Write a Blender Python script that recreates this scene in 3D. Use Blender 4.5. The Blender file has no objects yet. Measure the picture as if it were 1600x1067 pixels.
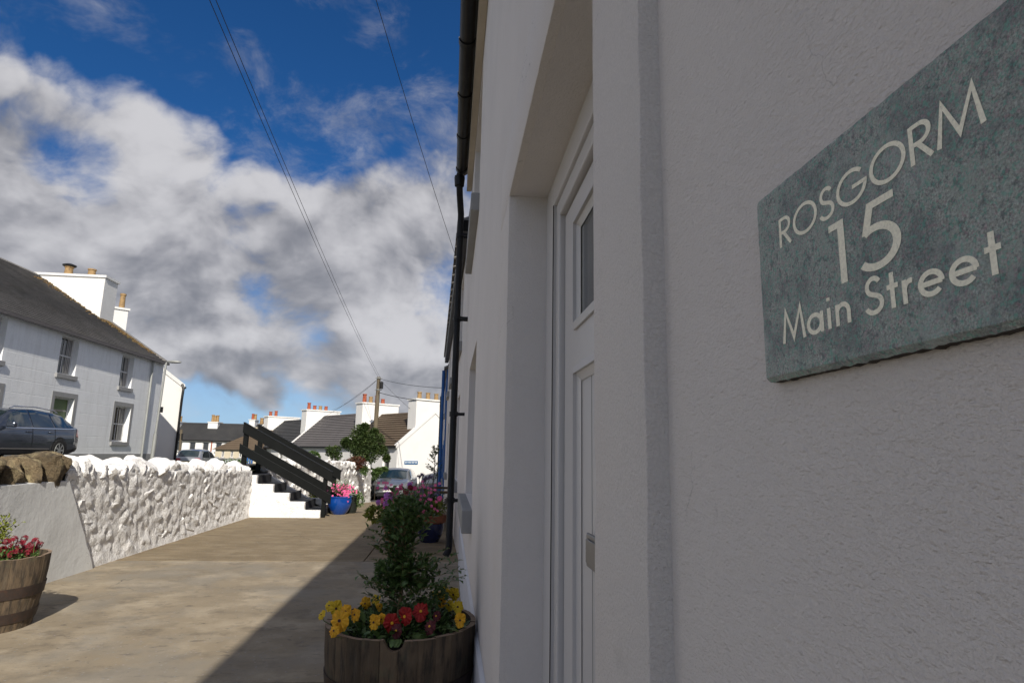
import bpy, math, random
from mathutils import Vector, Matrix, noise
random.seed(7)
R = math.radians
scene = bpy.context.scene
col = scene.collection

# ------------------------------------------------------------------ camera
EYE = 1.3
F = 960.0
AX = (Vector((0.99479737, 0.0375187, 0.09471289)), Vector((-0.09992569, 0.17843873, 0.97886387)), Vector((0.01982525, -0.98323546, 0.18125946)))
cd = bpy.data.cameras.new('camera'); cam = bpy.data.objects.new('camera', cd); col.objects.link(cam)
cd.sensor_width = 36; cd.lens = F/1600*36; cd.clip_start = 0.02; cd.clip_end = 3000
cam.matrix_world = Matrix(((AX[0].x, -AX[0].y, -AX[0].z, 0), (AX[1].x, -AX[1].y, -AX[1].z, 0), (AX[2].x, -AX[2].y, -AX[2].z, EYE), (0, 0, 0, 1)))
scene.camera = cam
def ray(px, py):
    c = Vector((px-800, py-533.5, F))
    return Vector((AX[0].dot(c), AX[1].dot(c), AX[2].dot(c)))
def at(px, py, y):
    r = ray(px, py); t = y/r.y
    return Vector((r.x*t, y, EYE+r.z*t))

# ------------------------------------------------------------------ light
EL, AZ = 34.5, 10.8
SUN = Vector((math.sin(R(AZ))*math.cos(R(EL)), -math.cos(R(AZ))*math.cos(R(EL)), math.sin(R(EL))))
sd = bpy.data.lights.new('sun', 'SUN'); sd.energy = 2.4; sd.angle = R(0.55); sd.color = (1.0, 0.93, 0.82)
so = bpy.data.objects.new('sun', sd); col.objects.link(so); so.rotation_euler = SUN.to_track_quat('Z', 'Y').to_euler(); so.location = (0, -10, 30)
scene.view_settings.view_transform = 'Standard'; scene.view_settings.look = 'None'; scene.view_settings.gamma = 1; scene.view_settings.exposure = 1.1
scene.view_settings.use_curve_mapping = False

world = bpy.data.worlds.new('World'); scene.world = world; world.use_nodes = True
COVER = [(450, 330, 50, -.122), (300, 330, 15, .12), (150, 190, 6, .06), (270, 180, 5, .14), (560, 350, 11, .13), (420, 480, 12, .12), (80, 400, 14, .13), (650, 430, 11, .14), (640, 575, 6, .14), (320, 560, 6, .16), (560, 605, 6, .17), (670, 630, 6, .15), (455, 595, 4, .10), (680, 190, 5, .14), (455, 140, 2.5, .22), (390, 5, 4, .18), (575, 200, 3, .10), (40, 60, 6, .03), (-300, 300, 25, .10), (900, 400, 25, .07), (415, 622, 2.2, .13), (340, 606, 1.6, .08), (280, 600, 3, .07),
         (560, 70, 14, -.22), (340, 60, 9, -.17), (500, 200, 6, -.16), (400, 170, 4, -.10), (760, 60, 12, -.12), (180, 30, 8, -.12), (50, 110, 6, -.11), (405, 405, 3, -.02), (300, 632, 4, -.14), (400, 650, 6, -.12), (230, 650, 6, -.15), (500, 655, 4, -.08), (130, 270, 4, -.20), (60, 240, 3, -.08)]
DARK = [(420, 525, 6, .22), (330, 300, 5, .12), (600, 260, 5, .1), (270, 480, 8, .22), (640, 430, 8, .16), (470, 430, 6, .15), (60, 400, 14, .15), (545, 570, 4, .1), (540, 628, 3.5, .3), (330, 590, 3.5, .4), (650, 640, 6, .3), (420, 625, 3, .25), (300, 230, 9, -.15), (560, 320, 9, -.15), (620, 530, 4, -.3), (385, 470, 4, -.2), (230, 160, 8, -.05), (330, 545, 3, -.2), (570, 585, 3, -.2)]
def build_world():
    nt = world.node_tree; nt.nodes.clear(); L = nt.links.new
    def N(t, **k):
        n = nt.nodes.new(t)
        for a, b in k.items(): setattr(n, a, b)
        return n
    def val(x, s):
        if isinstance(x, (int, float)): s.default_value = x
        else: L(x, s)
    def M(op, a, b=0.0, c=None, clamp=False):
        n = N('ShaderNodeMath', operation=op, use_clamp=clamp); val(a, n.inputs[0]); val(b, n.inputs[1])
        if c is not None: val(c, n.inputs[2])
        return n.outputs[0]
    def smooth(x, a, b, lo=0.0, hi=1.0):
        n = N('ShaderNodeMapRange', interpolation_type='SMOOTHSTEP'); val(x, n.inputs[0])
        n.inputs[1].default_value = a; n.inputs[2].default_value = b; n.inputs[3].default_value = lo; n.inputs[4].default_value = hi
        return n.outputs[0]
    sky = N('ShaderNodeTexSky', sky_type='NISHITA'); sky.sun_disc = False; sky.sun_elevation = R(EL); sky.sun_rotation = R(180-AZ)
    sky.air_density = 1.0; sky.dust_density = 0.3; sky.ozone_density = 4.0
    tc = N('ShaderNodeTexCoord'); nrm = N('ShaderNodeVectorMath', operation='NORMALIZE'); L(tc.outputs['Generated'], nrm.inputs[0])
    D = nrm.outputs[0]
    sep = N('ShaderNodeSeparateXYZ'); L(D, sep.inputs[0])
    zz = M('MAXIMUM', M('ADD', sep.outputs[2], 0.16), 0.05)
    cmb = N('ShaderNodeCombineXYZ'); L(M('DIVIDE', sep.outputs[0], zz), cmb.inputs[0]); L(M('DIVIDE', sep.outputs[1], zz), cmb.inputs[1])
    def fbm(vec, scale, detail, rough, dist=0.0, off=(0, 0, 0)):
        mp = N('ShaderNodeVectorMath', operation='ADD'); L(vec, mp.inputs[0]); mp.inputs[1].default_value = off
        n = N('ShaderNodeTexNoise'); L(mp.outputs[0], n.inputs['Vector'])
        n.inputs['Scale'].default_value = scale; n.inputs['Detail'].default_value = detail; n.inputs['Roughness'].default_value = rough; n.inputs['Distortion'].default_value = dist
        return n.outputs[0]
    P = cmb.outputs[0]
    # the clouds as they stand: where each bank or gap is (unit direction, angular size, weight)
    def bank(px, py, deg, w):
        d = ray(px, py).normalized()
        dp = N('ShaderNodeVectorMath', operation='DOT_PRODUCT'); L(D, dp.inputs[0]); dp.inputs[1].default_value = d
        return smooth(dp.outputs['Value'], math.cos(R(deg)), 1.0, 0.0, w)
    def total(lst):
        o = None
        for b in lst:
            v = bank(*b); o = v if o is None else M('ADD', o, v)
        return o
    warp = N('ShaderNodeTexNoise'); L(D, warp.inputs['Vector']); warp.inputs['Scale'].default_value = 3.2; warp.inputs['Detail'].default_value = 4; warp.inputs['Roughness'].default_value = .5
    wv = N('ShaderNodeVectorMath', operation='SUBTRACT'); L(warp.outputs['Color'], wv.inputs[0]); wv.inputs[1].default_value = (.5, .5, .5)
    wv2 = N('ShaderNodeVectorMath', operation='SCALE'); L(wv.outputs[0], wv2.inputs[0]); wv2.inputs['Scale'].default_value = .13
    Dw = N('ShaderNodeVectorMath', operation='ADD'); L(D, Dw.inputs[0]); L(wv2.outputs[0], Dw.inputs[1]); Dw = Dw.outputs[0]
    # lower clouds are seen edge-on, so they are flatter
    st = N('ShaderNodeMapping'); L(Dw, st.inputs[0]); st.inputs['Scale'].default_value = (1, 1, 1.35)
    S = st.outputs[0]
    def body(off, d1=5, d3=5, dv=1.5):
        mp = N('ShaderNodeVectorMath', operation='ADD'); L(S, mp.inputs[0]); mp.inputs[1].default_value = off; v = mp.outputs[0]
        a1 = fbm(v, 4.2, d1, .60, 0, (3.1, 1.7, 0)); a3 = fbm(v, 15.0, d3, .60, 0, (1.3, 4.1, 0))
        vo = N('ShaderNodeTexVoronoi', feature='F1'); L(v, vo.inputs['Vector']); vo.inputs['Scale'].default_value = 7.5; vo.inputs['Detail'].default_value = dv; vo.inputs['Roughness'].default_value = .55; vo.inputs['Lacunarity'].default_value = 2.3
        puff = smooth(vo.outputs['Distance'], 1.0, .25, 0.0, 1.0)
        return M('ADD', M('ADD', M('MULTIPLY', a1, .62), M('MULTIPLY', a3, .31)), M('MULTIPLY', puff, .16)), puff, a3
    base, puff, n3 = body((0, 0, 0))
    up_, puff2, _n = body((.012, -.01, .05), 4, 3, 1.0)
    cover = total(COVER)
    dens = M('ADD', M('ADD', base, cover), .12)
    mask = smooth(dens, .455, .68)
    cs = N('ShaderNodeMapping'); L(Dw, cs.inputs[0]); cs.inputs['Scale'].default_value = (2.2, 1, 3.6); cs.inputs['Rotation'].default_value = (0, R(28), 0)
    thin = smooth(fbm(cs.outputs[0], 2.6, 6, .66, .3, (5, 2, 8)), .47, .80, 0, .55)
    mask = M('MAXIMUM', mask, thin)
    darkb = total(DARK)
    relief = M('MULTIPLY', M('SUBTRACT', up_, base), 3.2)
    n2 = fbm(S, 3.0, 3, .5, 0, (7.3, 2.2, 1.0))
    sh = M('ADD', M('ADD', M('MULTIPLY', M('SUBTRACT', n2, .5), 1.3), relief), M('ADD', darkb, .47))
    shade = smooth(sh, -.15, 1.25)
    ramp = N('ShaderNodeValToRGB'); L(shade, ramp.inputs[0])
    e = ramp.color_ramp.elements; e[0].position = 0; e[0].color = (.295, .292, .302, 1); e[1].position = 1; e[1].color = (.105, .108, .122, 1)
    m = e.new(.5); m.color = (.205, .204, .216, 1)
    bg1 = N('ShaderNodeBackground'); bg1.inputs[1].default_value = 0.05
    tint = N('ShaderNodeMixRGB', blend_type='MULTIPLY'); tint.inputs[0].default_value = 1; tint.inputs[2].default_value = (.17, .47, .76, 1); L(sky.outputs[0], tint.inputs[1])
    L(tint.outputs[0], bg1.inputs[0])
    bg2 = N('ShaderNodeBackground'); L(ramp.outputs[0], bg2.inputs[0]); bg2.inputs[1].default_value = 1.0
    veil = smooth(M('ABSOLUTE', sep.outputs[2]), .0, .30, .72, 0.0)
    bgv = N('ShaderNodeBackground'); bgv.inputs[0].default_value = (.24, .32, .42, 1); bgv.inputs[1].default_value = .95
    mv = N('ShaderNodeMixShader'); L(veil, mv.inputs[0]); L(bg1.outputs[0], mv.inputs[1]); L(bgv.outputs[0], mv.inputs[2])
    mx = N('ShaderNodeMixShader'); L(M('MULTIPLY', mask, .96), mx.inputs[0]); L(mv.outputs[0], mx.inputs[1]); L(bg2.outputs[0], mx.inputs[2])
    out = N('ShaderNodeOutputWorld'); L(mx.outputs[0], out.inputs[0])
build_world()

# ------------------------------------------------------------------ materials
def mat(name, base, rough=.8, metal=0.0, bump=None, vary=None, stain=None, rnd=0.0, spec=None, coat=0.0, streak=None, trans=0.0):
    """bump: [(scale, strength, dist)], vary: (scale, amount), stain: (scale, colour, lo, hi, amount), rnd: per-object value spread"""
    m = bpy.data.materials.new(name); m.use_nodes = True; nt = m.node_tree; L = nt.links.new
    b = nt.nodes['Principled BSDF']; b.inputs['Roughness'].default_value = rough; b.inputs['Metallic'].default_value = metal
    if spec is not None: b.inputs['Specular IOR Level'].default_value = spec
    if coat: b.inputs['Coat Weight'].default_value = coat; b.inputs['Coat Roughness'].default_value = .03
    if trans: b.inputs['Transmission Weight'].default_value = trans
    tc = nt.nodes.new('ShaderNodeTexCoord'); geo = nt.nodes.new('ShaderNodeNewGeometry'); pos = geo.outputs['Position']
    c = nt.nodes.new('ShaderNodeRGB'); c.outputs[0].default_value = (*base, 1); cur = c.outputs[0]
    def ns(scale, detail=6, rough=.6, vec=None):
        n = nt.nodes.new('ShaderNodeTexNoise'); L(vec or pos, n.inputs['Vector']); n.inputs['Scale'].default_value = scale; n.inputs['Detail'].default_value = detail; n.inputs['Roughness'].default_value = rough
        return n.outputs[0]
    def mr(x, a, b_, c_, d):
        n = nt.nodes.new('ShaderNodeMapRange'); L(x, n.inputs[0])
        for i, v in enumerate((a, b_, c_, d)): n.inputs[i+1].default_value = v
        return n.outputs[0]
    def mul(cur, fac):
        n = nt.nodes.new('ShaderNodeVectorMath'); n.operation = 'SCALE'; L(cur, n.inputs[0]); L(fac, n.inputs['Scale']); return n.outputs[0]
    if vary: cur = mul(cur, mr(ns(vary[0]), .3, .7, 1-vary[1], 1+vary[1]))
    for s in ([stain] if isinstance(stain, tuple) else (stain or [])):
        sc, sc_col, lo, hi, am = s[:5]
        vec = None
        if len(s) > 5:
            mp = nt.nodes.new('ShaderNodeMapping'); L(pos, mp.inputs[0]); mp.inputs['Scale'].default_value = s[5]; vec = mp.outputs[0]
        mx = nt.nodes.new('ShaderNodeMixRGB'); L(mr(ns(sc, 8, .65, vec), lo, hi, 0, am), mx.inputs[0]); L(cur, mx.inputs[1]); mx.inputs[2].default_value = (*sc_col, 1); cur = mx.outputs[0]
    if rnd:
        oi = nt.nodes.new('ShaderNodeObjectInfo'); cur = mul(cur, mr(oi.outputs['Random'], 0, 1, 1-rnd, 1+rnd))
    L(cur, b.inputs['Base Color'])
    prev = None
    for k, bp in enumerate(bump or []):
        n = nt.nodes.new('ShaderNodeBump'); n.inputs['Strength'].default_value = bp[1]; n.inputs['Distance'].default_value = bp[2]
        vec = None
        if len(bp) > 3:
            mp = nt.nodes.new('ShaderNodeMapping'); L(pos, mp.inputs[0]); mp.inputs['Scale'].default_value = bp[3]; vec = mp.outputs[0]
        L(ns(bp[0], 5, .6, vec), n.inputs['Height'])
        if prev: L(prev, n.inputs['Normal'])
        prev = n.outputs[0]
    if prev: L(prev, b.inputs['Normal'])
    return m
W = .74
MT = {}
MT['roughcast'] = mat('grey_white_masonry_paint', (.775, .735, .71), .75, bump=[(3, .3, .03), (40, .35, .006), (190, .8, .003, (1, .55, 1.3)), (520, .9, .002, (1, .7, 1.2)), (1500, .6, .0008)], vary=(2.5, .05), stain=[(5, (.60, .58, .56), .52, .9, .5), (1500, (.62, .60, .59), .5, .7, .5), (60, (.45, .42, .40), .72, .78, .5)])
MT['surround'] = mat('door_margin_paint', (.77, .73, .70), .7, bump=[(9, .3, .01), (60, .4, .004), (300, 1.0, .0032), (900, .7, .0014)], vary=(380, .07), stain=[(14, (.42, .40, .37), .60, .85, .5), (70, (.36, .33, .30), .66, .78, .5), (420, (.30, .28, .25), .69, .74, .5)])
MT['soffit'] = mat('recess_paint', (.77, .72, .68), .7, bump=[(60, .3, .003), (500, .4, .001)], vary=(3, .05))
MT['plinth'] = mat('plinth_blue_white_paint', (.60, .62, .68), .65, bump=[(120, .4, .003)], vary=(4, .06), stain=(12, (.3, .3, .3), .55, .8, .4))
MT['sill'] = mat('sill_grey_paint', (.30, .30, .30), .7, bump=[(150, .4, .002)], vary=(6, .08))
MT['white'] = mat('white_masonry_paint', (W, W, W*.985), .8, bump=[(8, .3, .02), (60, .4, .006)], vary=(1.5, .05), stain=(1.6, (.58, .57, .53), .5, .9, .45))
MT['gable'] = mat('white_gable_roughcast', (.80, .79, .77), .85, bump=[(30, .4, .02)], vary=(.8, .03), stain=(1.1, (.62, .60, .56), .55, .9, .4))  # one off-white paint colour with randomly scattered stains
MT['facade'] = mat('facade_render_blocks', (.85, .87, .885), .85, bump=[(25, .4, .015)], vary=(1.0, .05), stain=[(.8, (.88, .88, .88), .45, .75, .5), (5, (.66, .67, .68), .55, .8, .4), (2, (.60, .60, .60), .5, .75, .5, (1, 3, .4))])
MT['cream'] = mat('cream_render', (.56, .50, .38), .85, bump=[(20, .3, .02)], vary=(1, .05))
MT['whitewash'] = mat('lumpy_whitewash', (.88, .87, .86), .85, bump=[(14, .7, .03), (40, .9, .02), (130, .7, .006)], vary=(3, .05), stain=[(5, (.55, .52, .48), .54, .8, .5), (9, (.44, .41, .38), .60, .80, .55), (26, (.28, .24, .19), .67, .76, .6)])
MT['smooth_wall'] = mat('smooth_wall_render', (.74, .755, .755), .85, bump=[(3, .4, .03), (60, .3, .004)], vary=(1.5, .05), stain=[(4, (.62, .63, .62), .5, .8, .6), (26, (.55, .54, .5), .62, .75, .4)])
MT['natural_stone'] = mat('lichened_coping_stone', (.16, .12, .07), .9, bump=[(12, 1.0, .05), (50, 1.0, .02), (160, .8, .006)], vary=(6, .4), stain=[(7, (.50, .42, .24), .5, .7, .7), (11, (.05, .045, .04), .52, .68, .85), (18, (.30, .14, .05), .62, .75, .6)], rnd=.15)
MT['concrete_near'] = mat('near_concrete_slab', (.275, .225, .155), .85, bump=[(18, .35, .01), (90, .5, .004), (350, .4, .0015)], vary=(1.3, .12),
    stain=[(2.2, (.42, .355, .26), .47, .68, .9, (1, 1, 1)), (3.2, (.17, .14, .10), .52, .66, .75, (1, 1.1, 1)), (7.5, (.10, .08, .06), .58, .67, .7, (.9, 1.9, 1)), (.9, (.24, .22, .185), .47, .60, .6)])
MT['concrete_far'] = mat('far_concrete_slab', (.215, .165, .10), .9, bump=[(10, .5, .02, (.7, 1.6, 1)), (60, .5, .006), (300, .4, .002)], vary=(2.0, .12),
    stain=[(3, (.32, .26, .175), .48, .70, .8, (.8, 1.7, 1)), (5, (.12, .10, .07), .53, .70, .7, (.8, 1.7, 1))])
MT['asphalt'] = mat('road_asphalt', (.075, .072, .068), .9, bump=[(60, .5, .01)], vary=(.6, .2), stain=(.5, (.12, .11, .09), .5, .8, .5))
MT['ground'] = mat('grass_and_earth', (.06, .075, .03), .95, bump=[(3, .6, .1)], vary=(.3, .3), stain=(.4, (.12, .10, .06), .5, .7, .6))
MT['earth'] = mat('brown_bank_earth', (.16, .10, .055), .95, bump=[(6, .8, .08)], vary=(1, .3), stain=(1.5, (.07, .08, .03), .5, .7, .6))
MT['slate'] = mat('roof_slate', (.22, .21, .20), .75, bump=[(14, .7, .03)], vary=(1.2, .18), stain=[(1.6, (.20, .18, .15), .5, .75, .6, (1, .35, 1)), (3.5, (.19, .15, .08), .62, .78, .45), (6, (.11, .105, .10), .5, .7, .6, (1, .5, 3))])
MT['moss'] = mat('orange_lichen_moss', (.15, .09, .035), .95, bump=[(20, .9, .03)], vary=(4, .3), stain=(6, (.10, .09, .03), .45, .7, .8))
MT['slate_dark'] = mat('dark_far_slate', (.052, .052, .054), .75, bump=[(8, .4, .04)], vary=(.6, .15), stain=(1.2, (.085, .08, .07), .5, .75, .5))
MT['slate_grey'] = mat('grey_far_slate', (.125, .115, .115), .75, bump=[(8, .4, .04)], vary=(.8, .12))
MT['tile_brown'] = mat('brown_concrete_tile', (.105, .075, .048), .8, bump=[(12, .4, .03)], vary=(1.5, .15))
MT['pot_buff'] = mat('buff_chimney_clay', (.34, .22, .10), .8, bump=[(40, .4, .01)], vary=(6, .25), stain=(8, (.08, .06, .05), .55, .75, .7))
MT['pot_red'] = mat('red_chimney_clay', (.34, .085, .04), .8, bump=[(40, .4, .01)], vary=(6, .2), stain=(8, (.08, .05, .04), .6, .8, .6))
MT['brown_stone'] = mat('brown_stack_stone', (.22, .17, .11), .9, bump=[(8, .6, .05)], vary=(2, .25))
MT['black_paint'] = mat('black_timber_paint', (.005, .006, .006), .55, spec=.15, vary=(5, .2))
MT['tread'] = mat('dark_tread_paint', (.035, .036, .04), .7, bump=[(60, .4, .005)], vary=(5, .3), stain=(9, (.12, .11, .10), .55, .8, .5))
MT['black_plastic'] = mat('black_gutter_plastic', (.007, .007, .008), .42, spec=.3, vary=(5, .2), stain=(7, (.025, .022, .02), .5, .8, .5))
MT['fascia'] = mat('cream_fascia_board', (.48, .42, .34), .6, vary=(4, .08))
MT['blue_paint'] = mat('bright_blue_paint', (.006, .10, .34), .4, vary=(3, .1))
MT['upvc'] = mat('white_door_plastic', (.60, .585, .58), .35, vary=(3, .02), bump=[(900, .08, .0003)])
MT['joinery'] = mat('white_window_paint', (.62, .62, .62), .5)
MT['glass'] = mat('window_glass', (.03, .034, .036), .06, spec=.9, vary=(.7, .3))
MT['door_glass'] = mat('door_glass_reflective', (.085, .095, .10), .05, spec=1.0, vary=(6, .2))
MT['curtain'] = mat('net_curtain_behind_glass', (.33, .31, .29), .25, spec=.8, bump=[(18, .4, .03, (1, 1, .05))], vary=(3, .15))
MT['rubber'] = mat('black_seal_rubber', (.01, .01, .01), .7)
MT['steel'] = mat('brushed_satin_steel', (.26, .26, .27), .35, metal=.85)
MT['sign_slate'] = mat('verdigris_slate', (.42, .455, .43), .62, bump=[(160, .8, .0015), (700, 1.0, .002)], vary=(1100, .55),
    stain=[(60, (.40, .48, .44), .45, .62, .7), (45, (.17, .20, .21), .48, .62, .65), (150, (.48, .55, .50), .58, .70, .6), (330, (.13, .16, .17), .53, .62, .7), (560, (.16, .50, .40), .53, .60, .55), (640, (.50, .30, .36), .55, .62, .45), (420, (.55, .60, .57), .68, .74, .7), (22, (.50, .55, .55), .58, .74, .6)])
MT['sign_edge'] = mat('dark_ragged_slate_edge', (.045, .035, .028), .8, bump=[(300, .9, .003)], vary=(200, .5), stain=(250, (.22, .19, .14), .6, .75, .6))
MT['letter'] = mat('cream_sign_lettering', (.95, .92, .76), .8, bump=[(900, .5, .0006)], vary=(700, .12), stain=[(800, (.40, .45, .38), .60, .70, .6)])
MT['stave'] = mat('weathered_oak_stave', (.125, .09, .057), .85, bump=[(40, .7, .006, (4, 4, .35)), (220, .5, .002, (4, 4, .3))], vary=(8, .25),
    stain=[(14, (.035, .028, .022), .47, .62, .85, (2.2, 2.2, .4)), (6, (.24, .20, .145), .55, .8, .6, (3, 3, .5)), (9, (.09, .10, .06), .55, .7, .6)], rnd=.38)
MT['stave_end'] = mat('cut_oak_rim', (.30, .215, .15), .85, bump=[(120, .6, .002)], vary=(30, .25), stain=(25, (.12, .09, .07), .5, .75, .6))
MT['hoop'] = mat('rusty_iron_hoop', (.055, .040, .034), .65, metal=.35, bump=[(90, .5, .002)], vary=(8, .3), stain=(22, (.12, .05, .025), .52, .75, .6))
MT['soil'] = mat('dark_potting_soil', (.02, .014, .01), .95, bump=[(60, .9, .01)])
MT['leaf_dark'] = mat('dark_glossy_leaf', (.075, .135, .035), .5, vary=(35, .45), stain=(12, (.15, .20, .05), .52, .72, .8))
MT['leaf_mid'] = mat('mid_green_leaf', (.065, .115, .025), .55, vary=(22, .35), stain=(7, (.10, .14, .03), .55, .75, .6))
MT['leaf_yellow'] = mat('yellow_green_leaf', (.20, .23, .03), .55, vary=(22, .3), stain=(8, (.07, .11, .02), .5, .75, .6))
MT['leaf_tree'] = mat('dark_tree_leaf', (.040, .070, .015), .6, vary=(3, .4), stain=(2.5, (.09, .11, .022), .5, .7, .6))  # the leaf's own green, varied at random
MT['leaf_red'] = mat('dark_red_foliage', (.10, .03, .02), .6, vary=(5, .3), stain=(4, (.07, .09, .02), .5, .65, .8))
MT['twig'] = mat('pale_twig_bark', (.27, .20, .11), .85, bump=[(60, .6, .003)], vary=(20, .2))
MT['bark'] = mat('brown_bark', (.06, .045, .03), .9, bump=[(20, .8, .02)])
MT['petal_yellow'] = mat('golden_pansy_petal', (.80, .42, .012), .6, vary=(60, .18), stain=(40, (.72, .24, .01), .52, .7, .6))
MT['petal_lemon'] = mat('lemon_pansy_petal', (.72, .50, .02), .6, vary=(60, .15))
MT['petal_red'] = mat('deep_red_pansy_petal', (.36, .006, .006), .6, vary=(50, .3), stain=(45, (.50, .05, .008), .56, .75, .6))
MT['petal_maroon'] = mat('maroon_pansy_petal', (.10, .006, .012), .6, vary=(50, .3))
MT['pansy_eye'] = mat('dark_pansy_eye', (.05, .008, .01), .6)
MT['petal_crimson'] = mat('crimson_petal', (.19, .004, .018), .6, vary=(40, .25))
MT['petal_pink'] = mat('bright_pink_petal', (.80, .12, .32), .6, vary=(30, .25), stain=(20, (.80, .35, .5), .55, .7, .6))
MT['petal_purple'] = mat('mauve_petal', (.55, .20, .62), .6, vary=(30, .25), stain=(20, (.75, .35, .6), .58, .7, .6))
MT['petal_pale'] = mat('dusty_violet_petal', (.16, .12, .22), .7, vary=(20, .3))
MT['blue_glaze'] = mat('cobalt_glazed_pot', (.005, .055, .28), .12, coat=.8, vary=(6, .15))
MT['blue_dark'] = mat('navy_glazed_pot', (.010, .018, .075), .25, coat=.4, vary=(6, .3))
MT['terracotta'] = mat('terracotta_clay', (.28, .105, .055), .85, bump=[(50, .4, .004)], vary=(9, .2), stain=(12, (.35, .25, .18), .6, .8, .5))
MT['dark_pot'] = mat('dark_plastic_pot', (.015, .02, .018), .5)
MT['bench_wood'] = mat('dark_stained_bench_wood', (.075, .035, .018), .6, bump=[(50, .3, .003)], vary=(9, .25))
MT['pole_wood'] = mat('creosoted_pole_wood', (.13, .105, .07), .85, bump=[(40, .6, .01, (3, 3, .2))], vary=(2, .2))
MT['galv'] = mat('grey_galvanised_steel', (.33, .34, .33), .5, metal=.3, vary=(3, .1))
MT['wire'] = mat('black_cable', (.02, .02, .022), .6)
MT['car_grey'] = mat('dark_grey_car_paint', (.07, .085, .115), .28, metal=.75, coat=1.0)
MT['car_silver'] = mat('silver_blue_car_paint', (.42, .44, .47), .3, metal=.75, coat=1.0)
MT['car_hatch'] = mat('silver_hatchback_paint', (.36, .38, .40), .3, metal=.7, coat=1.0)
MT['car_glass'] = mat('tinted_car_glass', (.010, .022, .026), .03, spec=1.0, coat=1.0)
MT['car_trim'] = mat('black_car_trim', (.012, .012, .013), .5)
MT['chrome'] = mat('chrome_trim', (.75, .75, .76), .12, metal=1.0)
MT['tyre'] = mat('tyre_rubber', (.015, .015, .015), .85)
MT['tail'] = mat('red_tail_lamp', (.45, .01, .015), .15, coat=1.0)
MT['headlamp'] = mat('clear_headlamp', (.50, .52, .55), .08, spec=.9, coat=1.0)
MT['plate_yellow'] = mat('yellow_number_plate', (.75, .50, .03), .4)
MT['plate_white'] = mat('white_number_plate', (.78, .78, .74), .4)
MT['street_blue'] = mat('blue_street_name_plate', (.02, .13, .30), .4)
MT['bin'] = mat('dark_wheelie_bin_plastic', (.015, .02, .02), .5)

def add_cracks(m, scale, width, amt, grit=None, lo=.50, hi=.62):
    nt = m.node_tree; L = nt.links.new; b = nt.nodes['Principled BSDF']; N = nt.nodes.new
    geo = N('ShaderNodeNewGeometry'); n = N('ShaderNodeTexNoise'); L(geo.outputs['Position'], n.inputs['Vector']); n.inputs['Scale'].default_value = scale*2.2; n.inputs['Detail'].default_value = 4
    sc = N('ShaderNodeVectorMath'); sc.operation = 'SCALE'; L(n.outputs['Color'], sc.inputs[0]); sc.inputs['Scale'].default_value = .55/scale
    ad = N('ShaderNodeVectorMath'); L(geo.outputs['Position'], ad.inputs[0]); L(sc.outputs[0], ad.inputs[1])
    vo = N('ShaderNodeTexVoronoi'); vo.feature = 'DISTANCE_TO_EDGE'; L(ad.outputs[0], vo.inputs['Vector']); vo.inputs['Scale'].default_value = scale
    r = N('ShaderNodeMapRange'); L(vo.outputs['Distance'], r.inputs[0]); r.inputs[1].default_value = 0; r.inputs[2].default_value = width*scale; r.inputs[3].default_value = 1; r.inputs[4].default_value = 0
    mk = N('ShaderNodeTexNoise'); L(geo.outputs['Position'], mk.inputs['Vector']); mk.inputs['Scale'].default_value = scale*.7; mk.inputs['Detail'].default_value = 3
    r2 = N('ShaderNodeMapRange'); L(mk.outputs[0], r2.inputs[0]); r2.inputs[1].default_value = lo; r2.inputs[2].default_value = hi
    fm = N('ShaderNodeMath'); fm.operation = 'MULTIPLY'; L(r.outputs[0], fm.inputs[0]); L(r2.outputs[0], fm.inputs[1])
    f2 = N('ShaderNodeMath'); f2.operation = 'MULTIPLY'; L(fm.outputs[0], f2.inputs[0]); f2.inputs[1].default_value = amt
    src = b.inputs['Base Color'].links[0].from_socket; mx = N('ShaderNodeMixRGB'); L(f2.outputs[0], mx.inputs[0]); L(src, mx.inputs[1]); mx.inputs[2].default_value = (.05, .045, .04, 1); out = mx.outputs[0]
    if grit:
        g = N('ShaderNodeTexVoronoi'); L(geo.outputs['Position'], g.inputs['Vector']); g.inputs['Scale'].default_value = grit
        gr_ = N('ShaderNodeMapRange'); L(g.outputs['Distance'], gr_.inputs[0]); gr_.inputs[1].default_value = .10; gr_.inputs[2].default_value = .22; gr_.inputs[3].default_value = .6; gr_.inputs[4].default_value = 0
        m2 = N('ShaderNodeMixRGB'); L(gr_.outputs[0], m2.inputs[0]); L(out, m2.inputs[1]); L(g.outputs['Color'], m2.inputs[2]); 
        hs = N('ShaderNodeMixRGB'); hs.blend_type = 'MULTIPLY'; hs.inputs[0].default_value = 1; L(g.outputs['Color'], hs.inputs[1]); hs.inputs[2].default_value = (.4, .35, .28, 1); dsat = N('ShaderNodeHueSaturation'); dsat.inputs['Saturation'].default_value = .15; L(hs.outputs[0], dsat.inputs['Color']); L(dsat.outputs[0], m2.inputs[2]); out = m2.outputs[0]
    L(out, b.inputs['Base Color'])
add_cracks(MT['roughcast'], 11, .0005, .35, lo=.60, hi=.68)
add_cracks(MT['surround'], 6, .0009, .6, lo=.52, hi=.62)
add_cracks(MT['concrete_near'], .55, .006, .8, grit=26); add_cracks(MT['concrete_far'], .8, .006, .8, grit=24)
add_cracks(MT['whitewash'], 5, .006, .55, lo=.5, hi=.6); add_cracks(MT['smooth_wall'], 1.2, .002, .6, lo=.5, hi=.6)
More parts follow.
